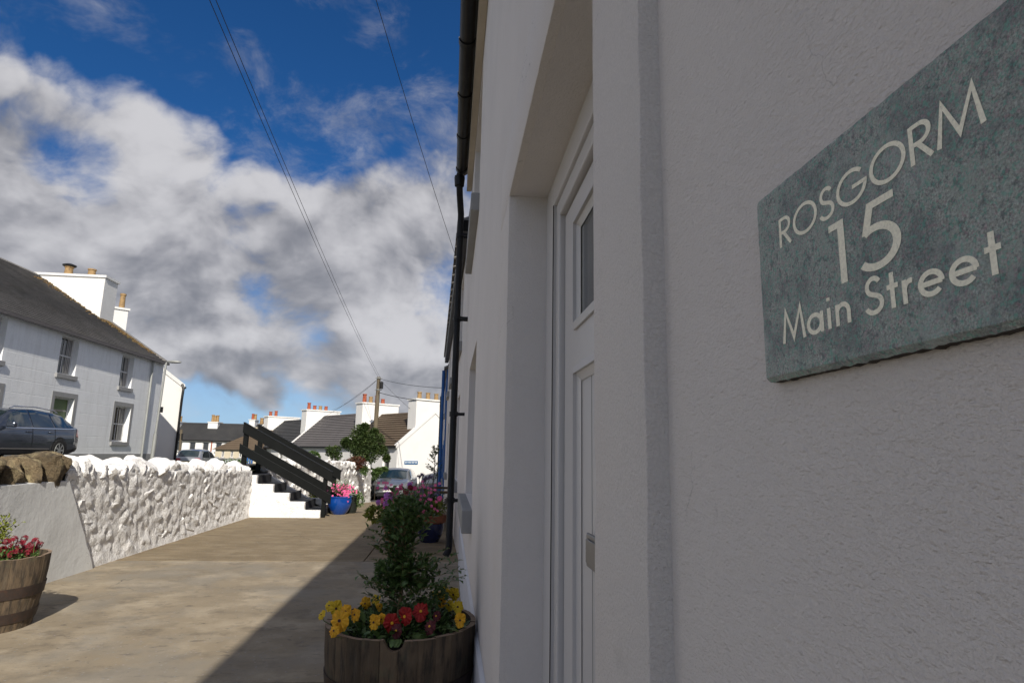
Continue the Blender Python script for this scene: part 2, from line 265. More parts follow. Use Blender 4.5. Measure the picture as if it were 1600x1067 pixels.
# ashlar joints on the big facade are scored into the render: fine relief
def add_blocks(m):
    nt = m.node_tree; L = nt.links.new; b = nt.nodes['Principled BSDF']
    geo = nt.nodes.new('ShaderNodeNewGeometry'); sp = nt.nodes.new('ShaderNodeSeparateXYZ'); cb = nt.nodes.new('ShaderNodeCombineXYZ')
    L(geo.outputs['Position'], sp.inputs[0]); L(sp.outputs[1], cb.inputs[0]); L(sp.outputs[2], cb.inputs[1])
    br = nt.nodes.new('ShaderNodeTexBrick'); L(cb.outputs[0], br.inputs[0]); br.inputs['Scale'].default_value = 1
    br.inputs['Brick Width'].default_value = .95; br.inputs['Row Height'].default_value = .42; br.inputs['Mortar Size'].default_value = .018; br.inputs['Mortar Smooth'].default_value = .6
    bp = nt.nodes.new('ShaderNodeBump'); bp.inputs['Strength'].default_value = .4; bp.inputs['Distance'].default_value = .008; bp.invert = True
    L(br.outputs['Fac'], bp.inputs['Height'])
    old = b.inputs['Normal'].links[0].from_socket; L(old, bp.inputs['Normal']); L(bp.outputs[0], b.inputs['Normal'])
add_blocks(MT['facade'])

# ------------------------------------------------------------------ mesh helpers
class MB:
    def __init__(s): s.v = []; s.f = []
    def add(s, vs, fs):
        o = len(s.v); s.v += [tuple(v) for v in vs]; s.f += [tuple(i+o for i in f) for f in fs]; return s
    def box(s, a, b, m=None):
        (x0, y0, z0), (x1, y1, z1) = a, b
        vs = [Vector(p) for p in ((x0, y0, z0), (x1, y0, z0), (x1, y1, z0), (x0, y1, z0), (x0, y0, z1), (x1, y0, z1), (x1, y1, z1), (x0, y1, z1))]
        if m: vs = [m @ v for v in vs]
        return s.add(vs, [(0, 3, 2, 1), (4, 5, 6, 7), (0, 1, 5, 4), (1, 2, 6, 5), (2, 3, 7, 6), (3, 0, 4, 7)])
    def quad(s, *p): return s.add(p, [tuple(range(len(p)))])
    def prism(s, poly, d):
        """poly: list of 3D points, d: extrusion vector"""
        n = len(poly); d = Vector(d); vs = [Vector(p) for p in poly]; vs += [v+d for v in vs]
        return s.add(vs, [tuple(range(n-1, -1, -1)), tuple(range(n, 2*n))] + [(i, (i+1) % n, n+(i+1) % n, n+i) for i in range(n)])
    def lathe(s, prof, n=20, c=(0, 0, 0), cap=True, a0=0, jit=0):
        o = len(s.v); c = Vector(c)
        for r, z in prof:
            for k in range(n):
                a = a0+2*math.pi*k/n; s.v.append((c.x+r*math.cos(a), c.y+r*math.sin(a), c.z+z))
        for j in range(len(prof)-1):
            for k in range(n): s.f.append((o+j*n+k, o+j*n+(k+1) % n, o+(j+1)*n+(k+1) % n, o+(j+1)*n+k))
        if cap:
            s.f.append(tuple(o+k for k in range(n-1, -1, -1))); s.f.append(tuple(o+(len(prof)-1)*n+k for k in range(n)))
        return s
    def tube(s, pts, r, n=8):
        pts = [Vector(p) for p in pts]; o = len(s.v)
        rs = r if isinstance(r, (list, tuple)) else [r]*len(pts)
        for i, p in enumerate(pts):
            t = (pts[min(i+1, len(pts)-1)]-pts[max(i-1, 0)]).normalized()
            u = t.orthogonal().normalized() if i == 0 else (u-t*u.dot(t)).normalized()
            w = t.cross(u)
            for k in range(n):
                a = 2*math.pi*k/n; s.v.append(tuple(p+(u*math.cos(a)+w*math.sin(a))*rs[i]))
        for i in range(len(pts)-1):
            for k in range(n): s.f.append((o+i*n+k, o+i*n+(k+1) % n, o+(i+1)*n+(k+1) % n, o+(i+1)*n+k))
        s.f.append(tuple(o+k for k in range(n-1, -1, -1))); s.f.append(tuple(o+(len(pts)-1)*n+k for k in range(n)))
        return s
    def leaf(s, p, d, up, L, w, fold=.25, broad=.5):
        d = d.normalized(); side = d.cross(up)
        if side.length < 1e-4: side = d.orthogonal()
        side.normalize(); nn = side.cross(d).normalized()
        a = p+d*L*broad+side*w/2+nn*w*fold; b = p+d*L*broad-side*w/2+nn*w*fold; m = p+d*L*broad; e = p+d*L-nn*L*.12
        return s.add([p, a, m, b, e], [(0, 2, 1), (1, 2, 4), (0, 3, 2), (3, 4, 2)])
    def mesh(s, name):
        me = bpy.data.meshes.new(name); me.from_pydata([tuple(v) for v in s.v], [], s.f); me.update(); return me
    def build(s, name, m, parent=None, smooth=False, bevel=0, kind=None, world=True):
        me = s.mesh(name); o = bpy.data.objects.new(name, me); col.objects.link(o)
        if m is not None: me.materials.append(MT[m])
        if parent is not None:
            o.parent = parent
            if world:
                off = parent.location if parent.parent is None else parent.location+parent.parent.location
                me.transform(Matrix.Translation(-off))
        if smooth:
            for p in me.polygons: p.use_smooth = True
            try: me.set_sharp_from_angle(angle=R(38))
            except Exception: pass
        if bevel:
            bm = o.modifiers.new('bevel', 'BEVEL'); bm.width = bevel; bm.segments = 2; bm.limit_method = 'ANGLE'; bm.angle_limit = R(40)
        if kind: o['kind'] = kind
        return o
def tag(o, label=None, cat=None, group=None, kind=None):
    if label: o['label'] = label
    if cat: o['category'] = cat
    if group: o['group'] = group
    if kind: o['kind'] = kind
    return o
def thing(name, label, cat, loc=(0, 0, 0), rz=0, group=None):
    o = bpy.data.objects.new(name, None); col.objects.link(o); o.location = loc; o.rotation_euler = (0, 0, rz); o.empty_display_size = .1
    return tag(o, label, cat, group)
def inst(src, parent, loc=(0, 0, 0), rot=(0, 0, 0), scl=(1, 1, 1), name=None, quat=None):
    o = bpy.data.objects.new(name or src.name.split('.')[0], src.data); col.objects.link(o); o.parent = parent; o.location = loc
    if quat is not None: o.rotation_mode = 'QUATERNION'; o.rotation_quaternion = quat
    else: o.rotation_euler = rot
    o.scale = scl
    return o
def rv(a=1.0): return Vector((random.uniform(-a, a), random.uniform(-a, a), random.uniform(-a, a)))
def copy_tree(o, parent=None):
    c = o.copy(); col.objects.link(c); c.parent = parent
    for ch in list(o.children): copy_tree(ch, c)
    return c

# ------------------------------------------------------------------ ground
def gz(y):                                        # the paved terrace is level, then the street falls away
    return 0.0 if y < 14 else -0.056*(y-14) if y < 31 else max(-0.95, -0.952) if y < 36 else -0.95+.03*min(y-36, 15)
def uz(x, y):                                     # the raised road behind the wall
    if y < 19: return .90
    if y < 31: return .90-.022*(y-19)
    t = min((y-31)/15, 1); t = t*t*(3-2*t)
    z = .636-1.06*t
    return z-.022*max(0, y-46)
def sheet(name, xs, ys, fz, m, kind='structure', thick=0):
    b = MB(); nx = len(xs)
    b.v = [(x, y, fz(x, y)) for y in ys for x in xs]
    b.f = [(j*nx+i, j*nx+i+1, (j+1)*nx+i+1, (j+1)*nx+i) for j in range(len(ys)-1) for i in range(nx-1)]
    o = b.build(name, m); tag(o, kind=kind); return o
def fr(a, b, n): return [a+(b-a)*i/n for i in range(n+1)]
sheet('ground', [-1500, -200, -60, 40, 200, 1500], [-200, -20, 60, 200, 1800], lambda x, y: -4.0, 'ground')
sheet('raised_ground', fr(-60, -4.1, 24), fr(-14, 62, 76), lambda x, y: uz(x, y)-.03, 'ground')
sheet('raised_road', fr(-12.9, -5.2, 10), fr(-14, 60, 74), lambda x, y: uz(x, y), 'asphalt')
sheet('lower_street', fr(-9, 12, 14), fr(25.6, 75, 50), lambda x, y: (gz(y)-.004 if x > -4.4 else min(gz(y), uz(x, y))-.10), 'asphalt')
pv = thing('paving', None, None, (-2, 8, 0)); tag(pv, kind='structure')
def slab(x0, x1, y0, y1, m):
    b = MB(); n = max(1, int((y1-y0)/1.0)); g = .007
    ys = fr(y0+g, y1-g, n)
    for i, y in enumerate(ys):
        z = gz(y); b.v += [(x0+g, y, z), (x1-g, y, z), (x1-g, y, z-.12), (x0+g, y, z-.12)]
    for i in range(len(ys)-1):
        o = i*4; b.f += [(o, o+1, o+5, o+4), (o+1, o+2, o+6, o+5), (o+2, o+3, o+7, o+6), (o+3, o, o+4, o+7)]
    b.f += [(0, 3, 2, 1), (len(b.v)-4, len(b.v)-3, len(b.v)-2, len(b.v)-1)]
    return b.build('slab', m, pv, bevel=.003)
for a in ((-4.0, .3, -4, -.2, 'concrete_near'), (-4.0, .3, -.2, 3.9, 'concrete_near'), (-4.0, .3, 3.9, 7.92, 'concrete_near'),
          (-4.0, -.98, 7.92, 14, 'concrete_far'), (-.98, .3, 7.92, 14, 'concrete_far'), (-4.2, -.98, 14, 20, 'concrete_far'), (-.98, .5, 14, 20, 'concrete_far'), (-4.2, .5, 20, 26, 'concrete_far')): slab(*a)
b = MB(); n = 40
for y in fr(-4, 26, n): b.v += [(-4.3, y, gz(y)-.03), (.6, y, gz(y)-.03)]
b.f = [(2*i, 2*i+1, 2*i+3, 2*i+2) for i in range(n)]
tag(b.build('paving_bed', 'soil'), kind='structure')

# ------------------------------------------------------------------ walls with openings
def facade(b, org, u, nrm, w, z0, z1, holes, depth):
    """wall sheet from org along u, outward nrm; holes = (u0,u1,z0,z1); adds reveals"""
    us = sorted({0, w, *[h[0] for h in holes], *[h[1] for h in holes]}); zs = sorted({z0, z1, *[h[2] for h in holes], *[h[3] for h in holes]})
    P = lambda a, z, d=0: org+u*a+Vector((0, 0, z))-nrm*d
    flip = u.cross(Vector((0, 0, 1))).dot(nrm) < 0
    def q(*p): b.quad(*(reversed(p) if flip else p))
    for i in range(len(us)-1):
        for j in range(len(zs)-1):
            cu, cz = (us[i]+us[i+1])/2, (zs[j]+zs[j+1])/2
            if any(h[0] < cu < h[1] and h[2] < cz < h[3] for h in holes): continue
            q(P(us[i], zs[j]), P(us[i+1], zs[j]), P(us[i+1], zs[j+1]), P(us[i], zs[j+1]))
    for a0, a1, c0, c1 in [h[:4] for h in holes]:
        q(P(a0, c0), P(a0, c0, depth), P(a1, c0, depth), P(a1, c0))
        q(P(a0, c1), P(a1, c1), P(a1, c1, depth), P(a0, c1, depth))
        q(P(a0, c0), P(a0, c1), P(a0, c1, depth), P(a0, c0, depth))
        q(P(a1, c0), P(a1, c0, depth), P(a1, c1, depth), P(a1, c1))
def frame_m(org, u, nrm): # local frame: x along u, y outward, z up
    return Matrix(((u.x, nrm.x, 0, org.x), (u.y, nrm.y, 0, org.y), (0, 0, 1, org.z), (0, 0, 0, 1)))
def sash(parent, M, a0, a1, c0, c1, depth, glass='glass', curtain=True, sill=True, margin=0, bars=True, simple=False):
    """window set back `depth` in an opening of frame M (x along, y out)"""
    f = MB(); y0, y1 = -depth-.0, -depth+.05; t = .055 if not simple else .08
    f.box((a0, y0, c0), (a0+t, y1, c1), M).box((a1-t, y0, c0), (a1, y1, c1), M).box((a0+t, y0, c1-t), (a1-t, y1, c1), M).box((a0+t, y0, c0), (a1-t, y1, c0+t), M)
    zm = (c0+c1)/2
    if not simple:
        f.box((a0+t, y0, zm-.025), (a1-t, y1-.01, zm+.025), M)
        if bars:
            f.box(((a0+a1)/2-.012, y0, c0+t), ((a0+a1)/2+.012, y1-.018, c1-t), M)
    w = f.build('window_frame', 'joinery', parent)
    if simple:
        g = MB().box((a0+t, y0-.01, c0+t), (a1-t, y0+.02, c1-t), M).build('pane', glass, w); 
    else:
        MB().box((a0+t, y0-.01, c0+t), (a1-t, y0+.012, zm-.025), M).build('pane', glass, w)
        MB().box((a0+t, y0-.01, zm+.025), (a1-t, y0+.012, c1-t), M).build('pane', glass, w)
        if curtain:
            for side in (0, 1):
                wv = MB()
                x0, x1 = (a0+t, a0+t+(a1-a0)*.26) if side == 0 else (a1-t-(a1-a0)*.26, a1-t)
                n = 8
                for k in range(n+1):
                    x = x0+(x1-x0)*k/n; yy = y0-.06+.02*math.sin(k*2.2)
                    wv.v += [M @ Vector((x, yy+.075, c0+t)), M @ Vector((x, yy+.075, c1-t))]
                o = 0
                for k in range(n): wv.f.append((o+2*k, o+2*k+2, o+2*k+3, o+2*k+1))
                wv.build('curtain', 'curtain', w)
    if sill: MB().box((a0-.09, -depth+.05, c0-.16), (a1+.09, .07, c0-.004), M).build('window_sill', 'sill', w, bevel=.008)
    if margin:
        m = MB(); e = margin; o = .012
        m.box((a0-e, -.01, c0), (a0-.002, o, c1+e), M).box((a1+.002, -.01, c0), (a1+e, o, c1+e), M).box((a0-.002, -.01, c1+.002), (a1+.002, o, c1+e), M)
        m.build('window_margin', 'sill', w)
    return w

# ================================================================== the near cottage on the right
XW = .169
cot = thing('terraced_cottage', 'grey-white roughcast cottage filling the right side, with recessed white door and black gutter', 'house', (XW, 0, 0))
Y0, Y1, ZE = -13.0, 7.75, 4.92
org = Vector((XW, Y0, 0)); U = Vector((0, 1, 0)); NR = Vector((-1, 0, 0))
h_door = (.64-Y0, 1.72-Y0, .10, 2.06); h_w1 = (4.42-Y0, 6.05-Y0, .93, 2.12); h_w2 = (4.85-Y0, 6.5-Y0, 3.42, 4.68); h_w3 = (.2-Y0, 2.1-Y0, 3.42, 4.62); h_w4 = (-4.2-Y0, -2.9-Y0, .93, 2.12)
wb = MB()
facade(wb, org, U, NR, Y1-Y0, 0, ZE, [h_w1, h_w2, h_w3, h_w4, (.64-.0-Y0, 1.72-Y0, 0, 2.06)], .15)
wb.quad((XW, Y0, 0), (XW, Y0, ZE), (8.2, Y0, ZE), (8.2, Y0, 0)); wb.quad((XW, Y1, 0), (8.2, Y1, 0), (8.2, Y1, ZE), (XW, Y1, ZE)); wb.quad((8.2, Y0, 0), (8.2, Y0, ZE), (8.2, Y1, ZE), (8.2, Y1, 0))
wb.add([(XW, Y0, ZE), (8.2, Y0, ZE), (4.2, Y0, 7.6)], [(0, 2, 1)]).add([(XW, Y1, ZE), (8.2, Y1, ZE), (4.2, Y1, 7.6)], [(0, 1, 2)])
wb.build('wall', 'roughcast', cot)
rb = MB(); rb.prism([(.02, Y0, ZE+.02), (4.2, Y0, 7.72), (8.3, Y0, ZE+.02), (8.3, Y0, ZE+.12), (4.2, Y0, 7.84), (.02, Y0, ZE+.12)], (0, Y1-Y0, 0)); rb.build('roof', 'slate', cot)
MB().box((.10, Y0, ZE-.17), (XW-.003, Y1, ZE+.02)).build('fascia', 'fascia', cot)
# half-round gutter with collars and brackets
g = MB(); prof = []
for k in range(11):
    a = math.pi*k/10; prof.append((.02+.066*math.cos(a), ZE-.055-.066*math.sin(a)))
def gut(b, prof, ya, yb, t=.004, cx=.02, cz=None):
    cz = ZE-.055
    pin = [(cx+(x-cx)*(1-t/.066), cz+(z-cz)*(1-t/.066)) for x, z in prof]
    ring = prof+pin[::-1]
    b.prism([(x, ya, z) for x, z in ring], (0, yb-ya, 0))
gut(g, prof, Y0, 7.35); g.build('gutter', 'black_plastic', cot, smooth=True)
pr2 = [(.02+.074*math.cos(math.pi*k/10), ZE-.055-.074*math.sin(math.pi*k/10)) for k in range(11)]
y = 7.3
while y > -2:
    c = MB(); gut(c, pr2, y-.035, y+.035, t=.006); c.build('gutter_collar', 'black_plastic', cot, smooth=True); y -= .82
# downpipe with swan neck
dp = MB(); dp.tube([(.0, 7.42, ZE-.08), (.0, 7.42, ZE-.22), (.01, 7.5, ZE-.34), (.035, 7.62, ZE-.55), (.035, 7.64, ZE-.66), (.035, 7.64, .22), (.03, 7.62, .17), (.0, 7.60, .12)], .042, 14)
dpo = dp.build('downpipe', 'black_plastic', cot, smooth=True)
MB().lathe([(.06, 0), (.068, .10), (.066, .13)], 16, (.0, 7.42, ZE-.25)).build('gutter_outlet', 'black_plastic', cot, smooth=True)
for z in (4.05, 2.95, 1.75, .72):
    MB().lathe([(.052, 0), (.052, .06)], 14, (.035, 7.64, z)).box((.05, 7.57, z+.015), (XW, 7.60, z+.045)).box((.05, 7.68, z+.015), (XW, 7.71, z+.045)).build('pipe_bracket', 'black_plastic', dpo)
# plinth
for ya, yb in ((Y0, .40), (2.12, Y1)):
    MB().prism([(XW-.016, ya, 0), (XW-.016, ya, .43), (XW-.001, ya, .455), (XW-.001, ya, 0)], (0, yb-ya, 0)).build('plinth', 'plinth', cot)
# door surround: uneven painted margins, with depth
def rough_bar(name, p0, p1, m, amp=.0006, seg=.03, sc=26):
    import bmesh
    bm = bmesh.new(); (x0, y0, z0), (x1, y1, z1) = p0, p1
    bmesh.ops.create_cube(bm, size=1); 
    for v in bm.verts: v.co = Vector(((x0+x1)/2+v.co.x*(x1-x0), (y0+y1)/2+v.co.y*(y1-y0), (z0+z1)/2+v.co.z*(z1-z0)))
    bmesh.ops.bevel(bm, geom=bm.edges[:], offset=.0012, segments=2, affect='EDGES', profile=.5)
    L = [e for e in bm.edges if e.calc_length() > .3]
    n = int(max((y1-y0), (z1-z0))/seg)
    bmesh.ops.subdivide_edges(bm, edges=L, cuts=n, use_grid_fill=True)
    for v in bm.verts:
        q = v.co*sc; d = noise.noise_vector(q)*amp+noise.noise_vector(q*4)*amp*.5
        c = noise.noise(v.co*9+Vector((3, 1, 2)))
        v.co += Vector((d.x*.5 + (max(0, c-.33)*.004), d.y, d.z*.3))
    me = bpy.data.meshes.new(name); bm.to_mesh(me); bm.free()
    for p in me.polygons: p.use_smooth = True
    o = bpy.data.objects.new(name, me); col.objects.link(o); me.materials.append(MT[m]); o.parent = cot; me.transform(Matrix.Translation(-cot.location)); return o
rough_bar('door_jamb', (.150, .468, -.02), (.262, .638, 2.06), 'surround')
rough_bar('door_jamb', (.150, 1.722, -.02), (.262, 2.02, 2.06), 'surround')
rough_bar('door_lintel', (.1495, .468, 2.062), (.262, 2.02, 2.27), 'surround')
MB().box((.12, .64, .0), (.30, 1.72, .10)).build('door_step', 'sill', cot, bevel=.008)
# recess lining behind the jambs
MB().box((.263, 1.60, .1), (.32, 1.721, 2.06)).box((.263, .639, .1), (.32, .70, 2.06)).box((.263, .70, 1.985), (.32, 1.60, 2.06)).build('door_frame', 'upvc', cot, bevel=.003)
MB().box((.272, 1.555, .1), (.32, 1.60, 1.985)).box((.272, .70, .1), (.32, .74, 1.985)).box((.272, .74, 1.94), (.32, 1.555, 1.985)).build('door_frame', 'upvc', cot, bevel=.004)
MB().box((.2625, 1.5985, .1), (.2645, 1.6005, 1.985)).build('frame_seal', 'rubber', cot)
dr = MB(); DX = .288; DY0, DY1 = .748, 1.547
GY0, GY1, GZ0, GZ1 = .86, 1.405, 1.60, 1.865
PY0, PY1, PZ0, PZ1 = .86, 1.405, .35, 1.50
def ring(b, x0, x1, ya, yb, za, zb, ia, ib, ja, jb):
    b.box((x0, ya, za), (x1, ia, zb)).box((x0, ib, za), (x1, yb, zb)).box((x0, ia, za), (x1, ib, ja)).box((x0, ia, jb), (x1, ib, zb))
ring(dr, DX, .33, DY0, DY1, .11, 1.932, GY0, GY1, PZ0, GZ1)
dr.box((DX, GY0, PZ1), (.33, GY1, GZ0))
door = dr.build('door', 'upvc', cot)
mould = MB()
def mold(b, ya, yb, za, zb, w=.022, d=.008):
    for (a, c) in (((ya, za), (yb, za)), ((yb, za), (yb, zb)), ((yb, zb), (ya, zb)), ((ya, zb), (ya, za))): pass
    o = [(ya-.006, za-.006), (yb+.006, za-.006), (yb+.006, zb+.006), (ya-.006, zb+.006)]; i = [(ya+w, za+w), (yb-w, za+w), (yb-w, zb-w), (ya+w, zb-w)]
    mi = [((p[0]+q[0])/2, (p[1]+q[1])/2) for p, q in zip(o, i)]
    rings = [(o, DX-.001), (o, DX-.006), (mi, DX-.010), (mi, DX-.002), (i, DX+.006)]
    for (ra, xa), (rb_, xb) in zip(rings, rings[1:]):
        for k in range(4):
            l = (k+1) % 4; b.quad((xa, *ra[k]), (xa, *ra[l]), (xb, *rb_[l]), (xb, *rb_[k]))
mold(mould, GY0, GY1, GZ0, GZ1, .024); mold(mould, PY0, PY1, PZ0, PZ1, .03)
mould.build('door_moulding', 'upvc', door)
pnl = MB(); pnl.box((DX+.008, PY0+.001, PZ0+.001), (DX+.03, PY1-.001, PZ1-.001)).build('door_panel', 'upvc', door)
gr = MB()
for k in range(1, 5):
    yy = PY0+.03+(PY1-PY0-.06)*k/5; gr.box((DX+.0072, yy-.0012, PZ0+.03), (DX+.0079, yy+.0012, PZ1-.03))
gr.build('door_groove', 'sill', door)
MB().box((DX+.008, GY0+.022, GZ0+.022), (DX+.022, GY1-.022, GZ1-.022)).build('pane', 'door_glass', door)
MB().box((DX-.008, .955, 1.085), (DX-.001, 1.265, 1.15)).build('letter_plate', 'steel', door, bevel=.003)
MB().box((DX-.0125, .97, 1.095), (DX-.0085, 1.25, 1.14)).build('letter_flap', 'steel', door, bevel=.0015)
MB().box((DX-.045, .79, 1.06), (DX-.001, .82, 1.11)).box((DX-.045, .79, 1.075), (DX-.03, .93, 1.095)).build('door_handle', 'steel', door, bevel=.003)
Mc = frame_m(org, U, NR)
sash(cot, Mc, *h_w1, .15, bars=False); sash(cot, Mc, *h_w2, .15, bars=False); sash(cot, Mc, *h_w3, .15, bars=False); sash(cot, Mc, *h_w4, .15, bars=False)

# ------------------------------------------------------------------ the slate name plate, lettered in strokes
plate = thing('name_plate', 'grey-green slate house sign reading ROSGORM 15 Main Street, fixed to the right-hand wall', 'sign', (.169, .21, 1.338))
import bmesh
def slate_plate():
    ya, yb, za, zb, xf, xb = .128, .3022, 1.3392, 1.4378, .1619, .1686
    ny, nz = 70, 42; b = MB()
    P = {}
    for i in range(ny+1):
        for j in range(nz+1):
            y = ya+(yb-ya)*i/ny; z = za+(zb-za)*j/nz; x = xf
            eb = min(j, nz-j, i, ny-i)
            if j == 0: z += noise.noise(Vector((y*230, 1, 0)))*.0010; x += .0022+noise.noise(Vector((y*160, 5, 0)))*.0012
            if j == nz: z += noise.noise(Vector((y*160, 2, 0)))*.0004; x += .0004
            if i in (0, ny): y += noise.noise(Vector((z*160, 3, 0)))*.0004; x += .0004
            x += noise.noise(Vector((y*60, z*60, 0)))*.0001
            P[i, j] = len(b.v); b.v.append((x, y, z))
    for i in range(ny):
        for j in range(nz): b.f.append((P[i, j], P[i, j+1], P[i+1, j+1], P[i+1, j]))
    face = b.build('slate_face', 'sign_slate', plate, smooth=True)
    e = MB()
    loop = [P[i, 0] for i in range(ny+1)]+[P[ny, j] for j in range(1, nz+1)]+[P[i, nz] for i in range(ny-1, -1, -1)]+[P[0, j] for j in range(nz-1, 0, -1)]
    n = len(loop)
    for k, idx in enumerate(loop):
        x, y, z = b.v[idx]; jx = noise.noise(Vector((y*300, z*300, 1)))*.0006
        e.v += [(x, y, z), ((x+xb)/2, y, z+jx), (xb, y, z)]
    for k in range(n):
        l = (k+1) % n; e.f += [(3*k, 3*l, 3*l+1, 3*k+1), (3*k+1, 3*l+1, 3*l+2, 3*k+2)]
    e.build('slate_edge', 'sign_edge', plate)
slate_plate()
def arc(cx, cy, rx, ry, a0, a1, n=20): return [(cx+rx*math.cos(R(a0+(a1-a0)*k/n)), cy+ry*math.sin(R(a0+(a1-a0)*k/n))) for k in range(n+1)]
GL = {
 'R': (.56, [[(.05, 0), (.05, 1)], [(.05, .955), (.26, .955)]+arc(.26, .72, .24, .235, 90, -90)+[(.05, .485)], [(.22, .47), (.53, 0)]]),
 'O': (1.06, [arc(.53, .5, .47, .46, 0, 360, 40)]),
 'S': (.56, [arc(.28, .74, .20, .215, 25, 235)+arc(.26, .27, .25, .225, 60, -160)]),
 'G': (1.02, [arc(.52, .5, .47, .46, 42, 352, 36)+[(.985, .47), (.55, .47)]]),
 'M': (1.0, [[(.03, 0), (.17, 1.0), (.50, .12), (.83, 1.0), (.97, 0)]]),
 '1': (.42, [[(.05, .955), (.26, .955), (.26, 0)]]),
 '5': (.66, [[(.56, .955), (.22, .955), (.125, .545)], arc(.27, .32, .29, .285, 124, -140, 26)]),
 'a': (.70, [arc(.31, .30, .26, .26, 0, 360, 30), [(.60, 0), (.60, .60)]]),
 'i': (.22, [[(.08, 0), (.08, .60)], [(.08, .80), (.08, .90)]]),
 'n': (.58, [[(.06, 0), (.06, .60)], [(.06, .30)]+arc(.26, .34, .20, .22, 180, 0, 16)+[(.46, 0)]]),
 't': (.36, [[(.18, 0), (.18, .92)], [(.02, .56), (.35, .56)]]),
 'r': (.32, [[(.06, 0), (.06, .60)], [(.06, .28)]+arc(.24, .34, .18, .20, 180, 75, 10)]),
 'e': (.66, [[(.07, .30), (.60, .30)], arc(.325, .30, .265, .26, -4, 318, 28)]),
 's': (.45, [arc(.2, .44, .14, .12, 25, 235)+arc(.2, .17, .17, .13, 60, -160)]), ' ': (.22, [])}
def stroke(b, pts, w, T):
    pts = [p for i, p in enumerate(pts) if i == 0 or (Vector(p)-Vector(pts[i-1])).length > 1e-4]
    n = len(pts); closed = (Vector(pts[0])-Vector(pts[-1])).length < 1e-6 and n > 4
    P = [Vector(p) for p in pts]
    if closed: P = P[:-1]; n -= 1
    left, right = [], []
    for i in range(n):
        a = P[i-1] if (i > 0 or closed) else None; c = P[(i+1) % n] if (i < n-1 or closed) else None
        d1 = (P[i]-a).normalized() if a is not None else None; d2 = (c-P[i]).normalized() if c is not None else None
        if d1 is None: d1 = d2
        if d2 is None: d2 = d1
        t = (d1+d2)
        t = d2 if t.length < 1e-4 else t.normalized()
        nn = Vector((-t.y, t.x)); k = min(1/max(.35, nn.dot(Vector((-d2.y, d2.x)))), 2.6)
        left.append(P[i]+nn*w/2*k); right.append(P[i]-nn*w/2*k)
    o = len(b.v); b.v += [T(p) for p in left]+[T(p) for p in right]
    for i in range(n if closed else n-1):
        l = (i+1) % n; b.f.append((o+i, o+l, o+n+l, o+n+i))
def letter_mesh(ch, w, T):
    b = MB()
    for i, st in enumerate(GL[ch][1]):
        stroke(b, st, w, lambda p, i=i: T(p, i))
    return b
def text(s, y_start, y_end, z0, cap, w, parent, m='letter', plane=None):
    adv = [GL[c][0] for c in s]; gap = .10; tot = sum(adv)+gap*(len(s)-1)
    k = abs(y_end-y_start)/tot; u = 0
    for c, a in zip(s, adv):
        if c != ' ':
            T = lambda p, i, u=u: (.16168-.00002*i, y_start-(u+p.x)*k, z0+p.y*cap)
            letter_mesh(c, w, T).build('letter', m, parent)
        u += a+gap
text('ROSGORM', .2806, .1598, 1.4046, .0148, .115, plate)
text('15', .2431, .1973, 1.3734, .0273, .11, plate)
text('Main', .2827, .2296, 1.3562, .0154, .13, plate)
text('Street', .2213, .1598, 1.3562, .0148, .13, plate)

# ================================================================== houses further along the terrace
def terr_x(y): return .17-.0245*(y-7.75)
def far_terrace_house(name, label, ya, yb, eave, z0, m, openings, pots=True):
    p0 = Vector((terr_x(ya), ya, 0)); p1 = Vector((terr_x(yb), yb, 0)); u = (p1-p0).normalized(); nr = Vector((-u.y, u.x, 0))
    t = thing(name, label, 'house', (p0.x, p0.y, z0))
    b = MB(); facade(b, Vector((p0.x, p0.y, 0)), u, nr, (p1-p0).length, z0, eave, openings, .14)
    back = -nr*7; w = (p1-p0)
    for s, q in ((0, p0), (1, p1)):
        pts = [q+Vector((0, 0, z0)), q+back+Vector((0, 0, z0)), q+back+Vector((0, 0, eave)), q+back*.5+Vector((0, 0, eave+2.3)), q+Vector((0, 0, eave))]
        b.quad(*(pts if s else pts[::-1]))
    b.build('wall', m, t)
    M = frame_m(Vector((p0.x, p0.y, 0)), u, nr)
    L = (p1-p0).length
    r = MB(); r.prism([M @ Vector(p) for p in ((0, .02, eave+.02), (0, -3.5, eave+2.38), (0, -7.1, eave+.02), (0, -7.1, eave+.12), (0, -3.5, eave+2.5), (0, .02, eave+.12))], w); r.build('roof', 'slate', t)
    return t, M, L
A_op = [(1.6, 2.6, 3.0, 4.1), (6.2, 7.2, 3.0, 4.1), (9.4, 10.4, 3.0, 4.1), (1.6, 2.6, .9, 2.2), (5.2, 6.2, 0.02, 2.1), (8.6, 9.6, .8, 2.1)]
tA, MA, LA = far_terrace_house('terraced_cottage', 'white cottage beyond the black downpipe, with rolled tiles along its eave', 7.76, 20, 4.4, -.35, 'roughcast', A_op)
for k, h in enumerate(A_op): sash(tA, MA, *h, .14, sill=(k != 4), bars=False)
tile = None; n = 24
for k in range(n):
    y = .35+(LA-.4)*k/n; pitch = (LA-.4)/n
    if tile is None:
        b = MB(); segs = 8
        ring_ = [(math.cos(math.pi*s/segs)*pitch*.42, math.sin(math.pi*s/segs)*.11) for s in range(segs+1)]
        ring2 = [(x*.86, z-.022) for x, z in ring_[::-1]]
        b.prism([(x, .17, z-.07) for x, z in ring_+ring2], (0, -.55, .22))
        tile = b.build('eave_tile', 'slate', None); tile.parent = tA; tile.location = MA @ Vector((y, 0, eave_ := 4.42)) - tA.location; tile.rotation_euler = (0, 0, math.atan2(MA[1][0], MA[0][0])); first = False
    else:
        inst(tile, tA, MA @ Vector((y, 0, 4.42)) - tA.location, (0, 0, math.atan2(MA[1][0], MA[0][0])))
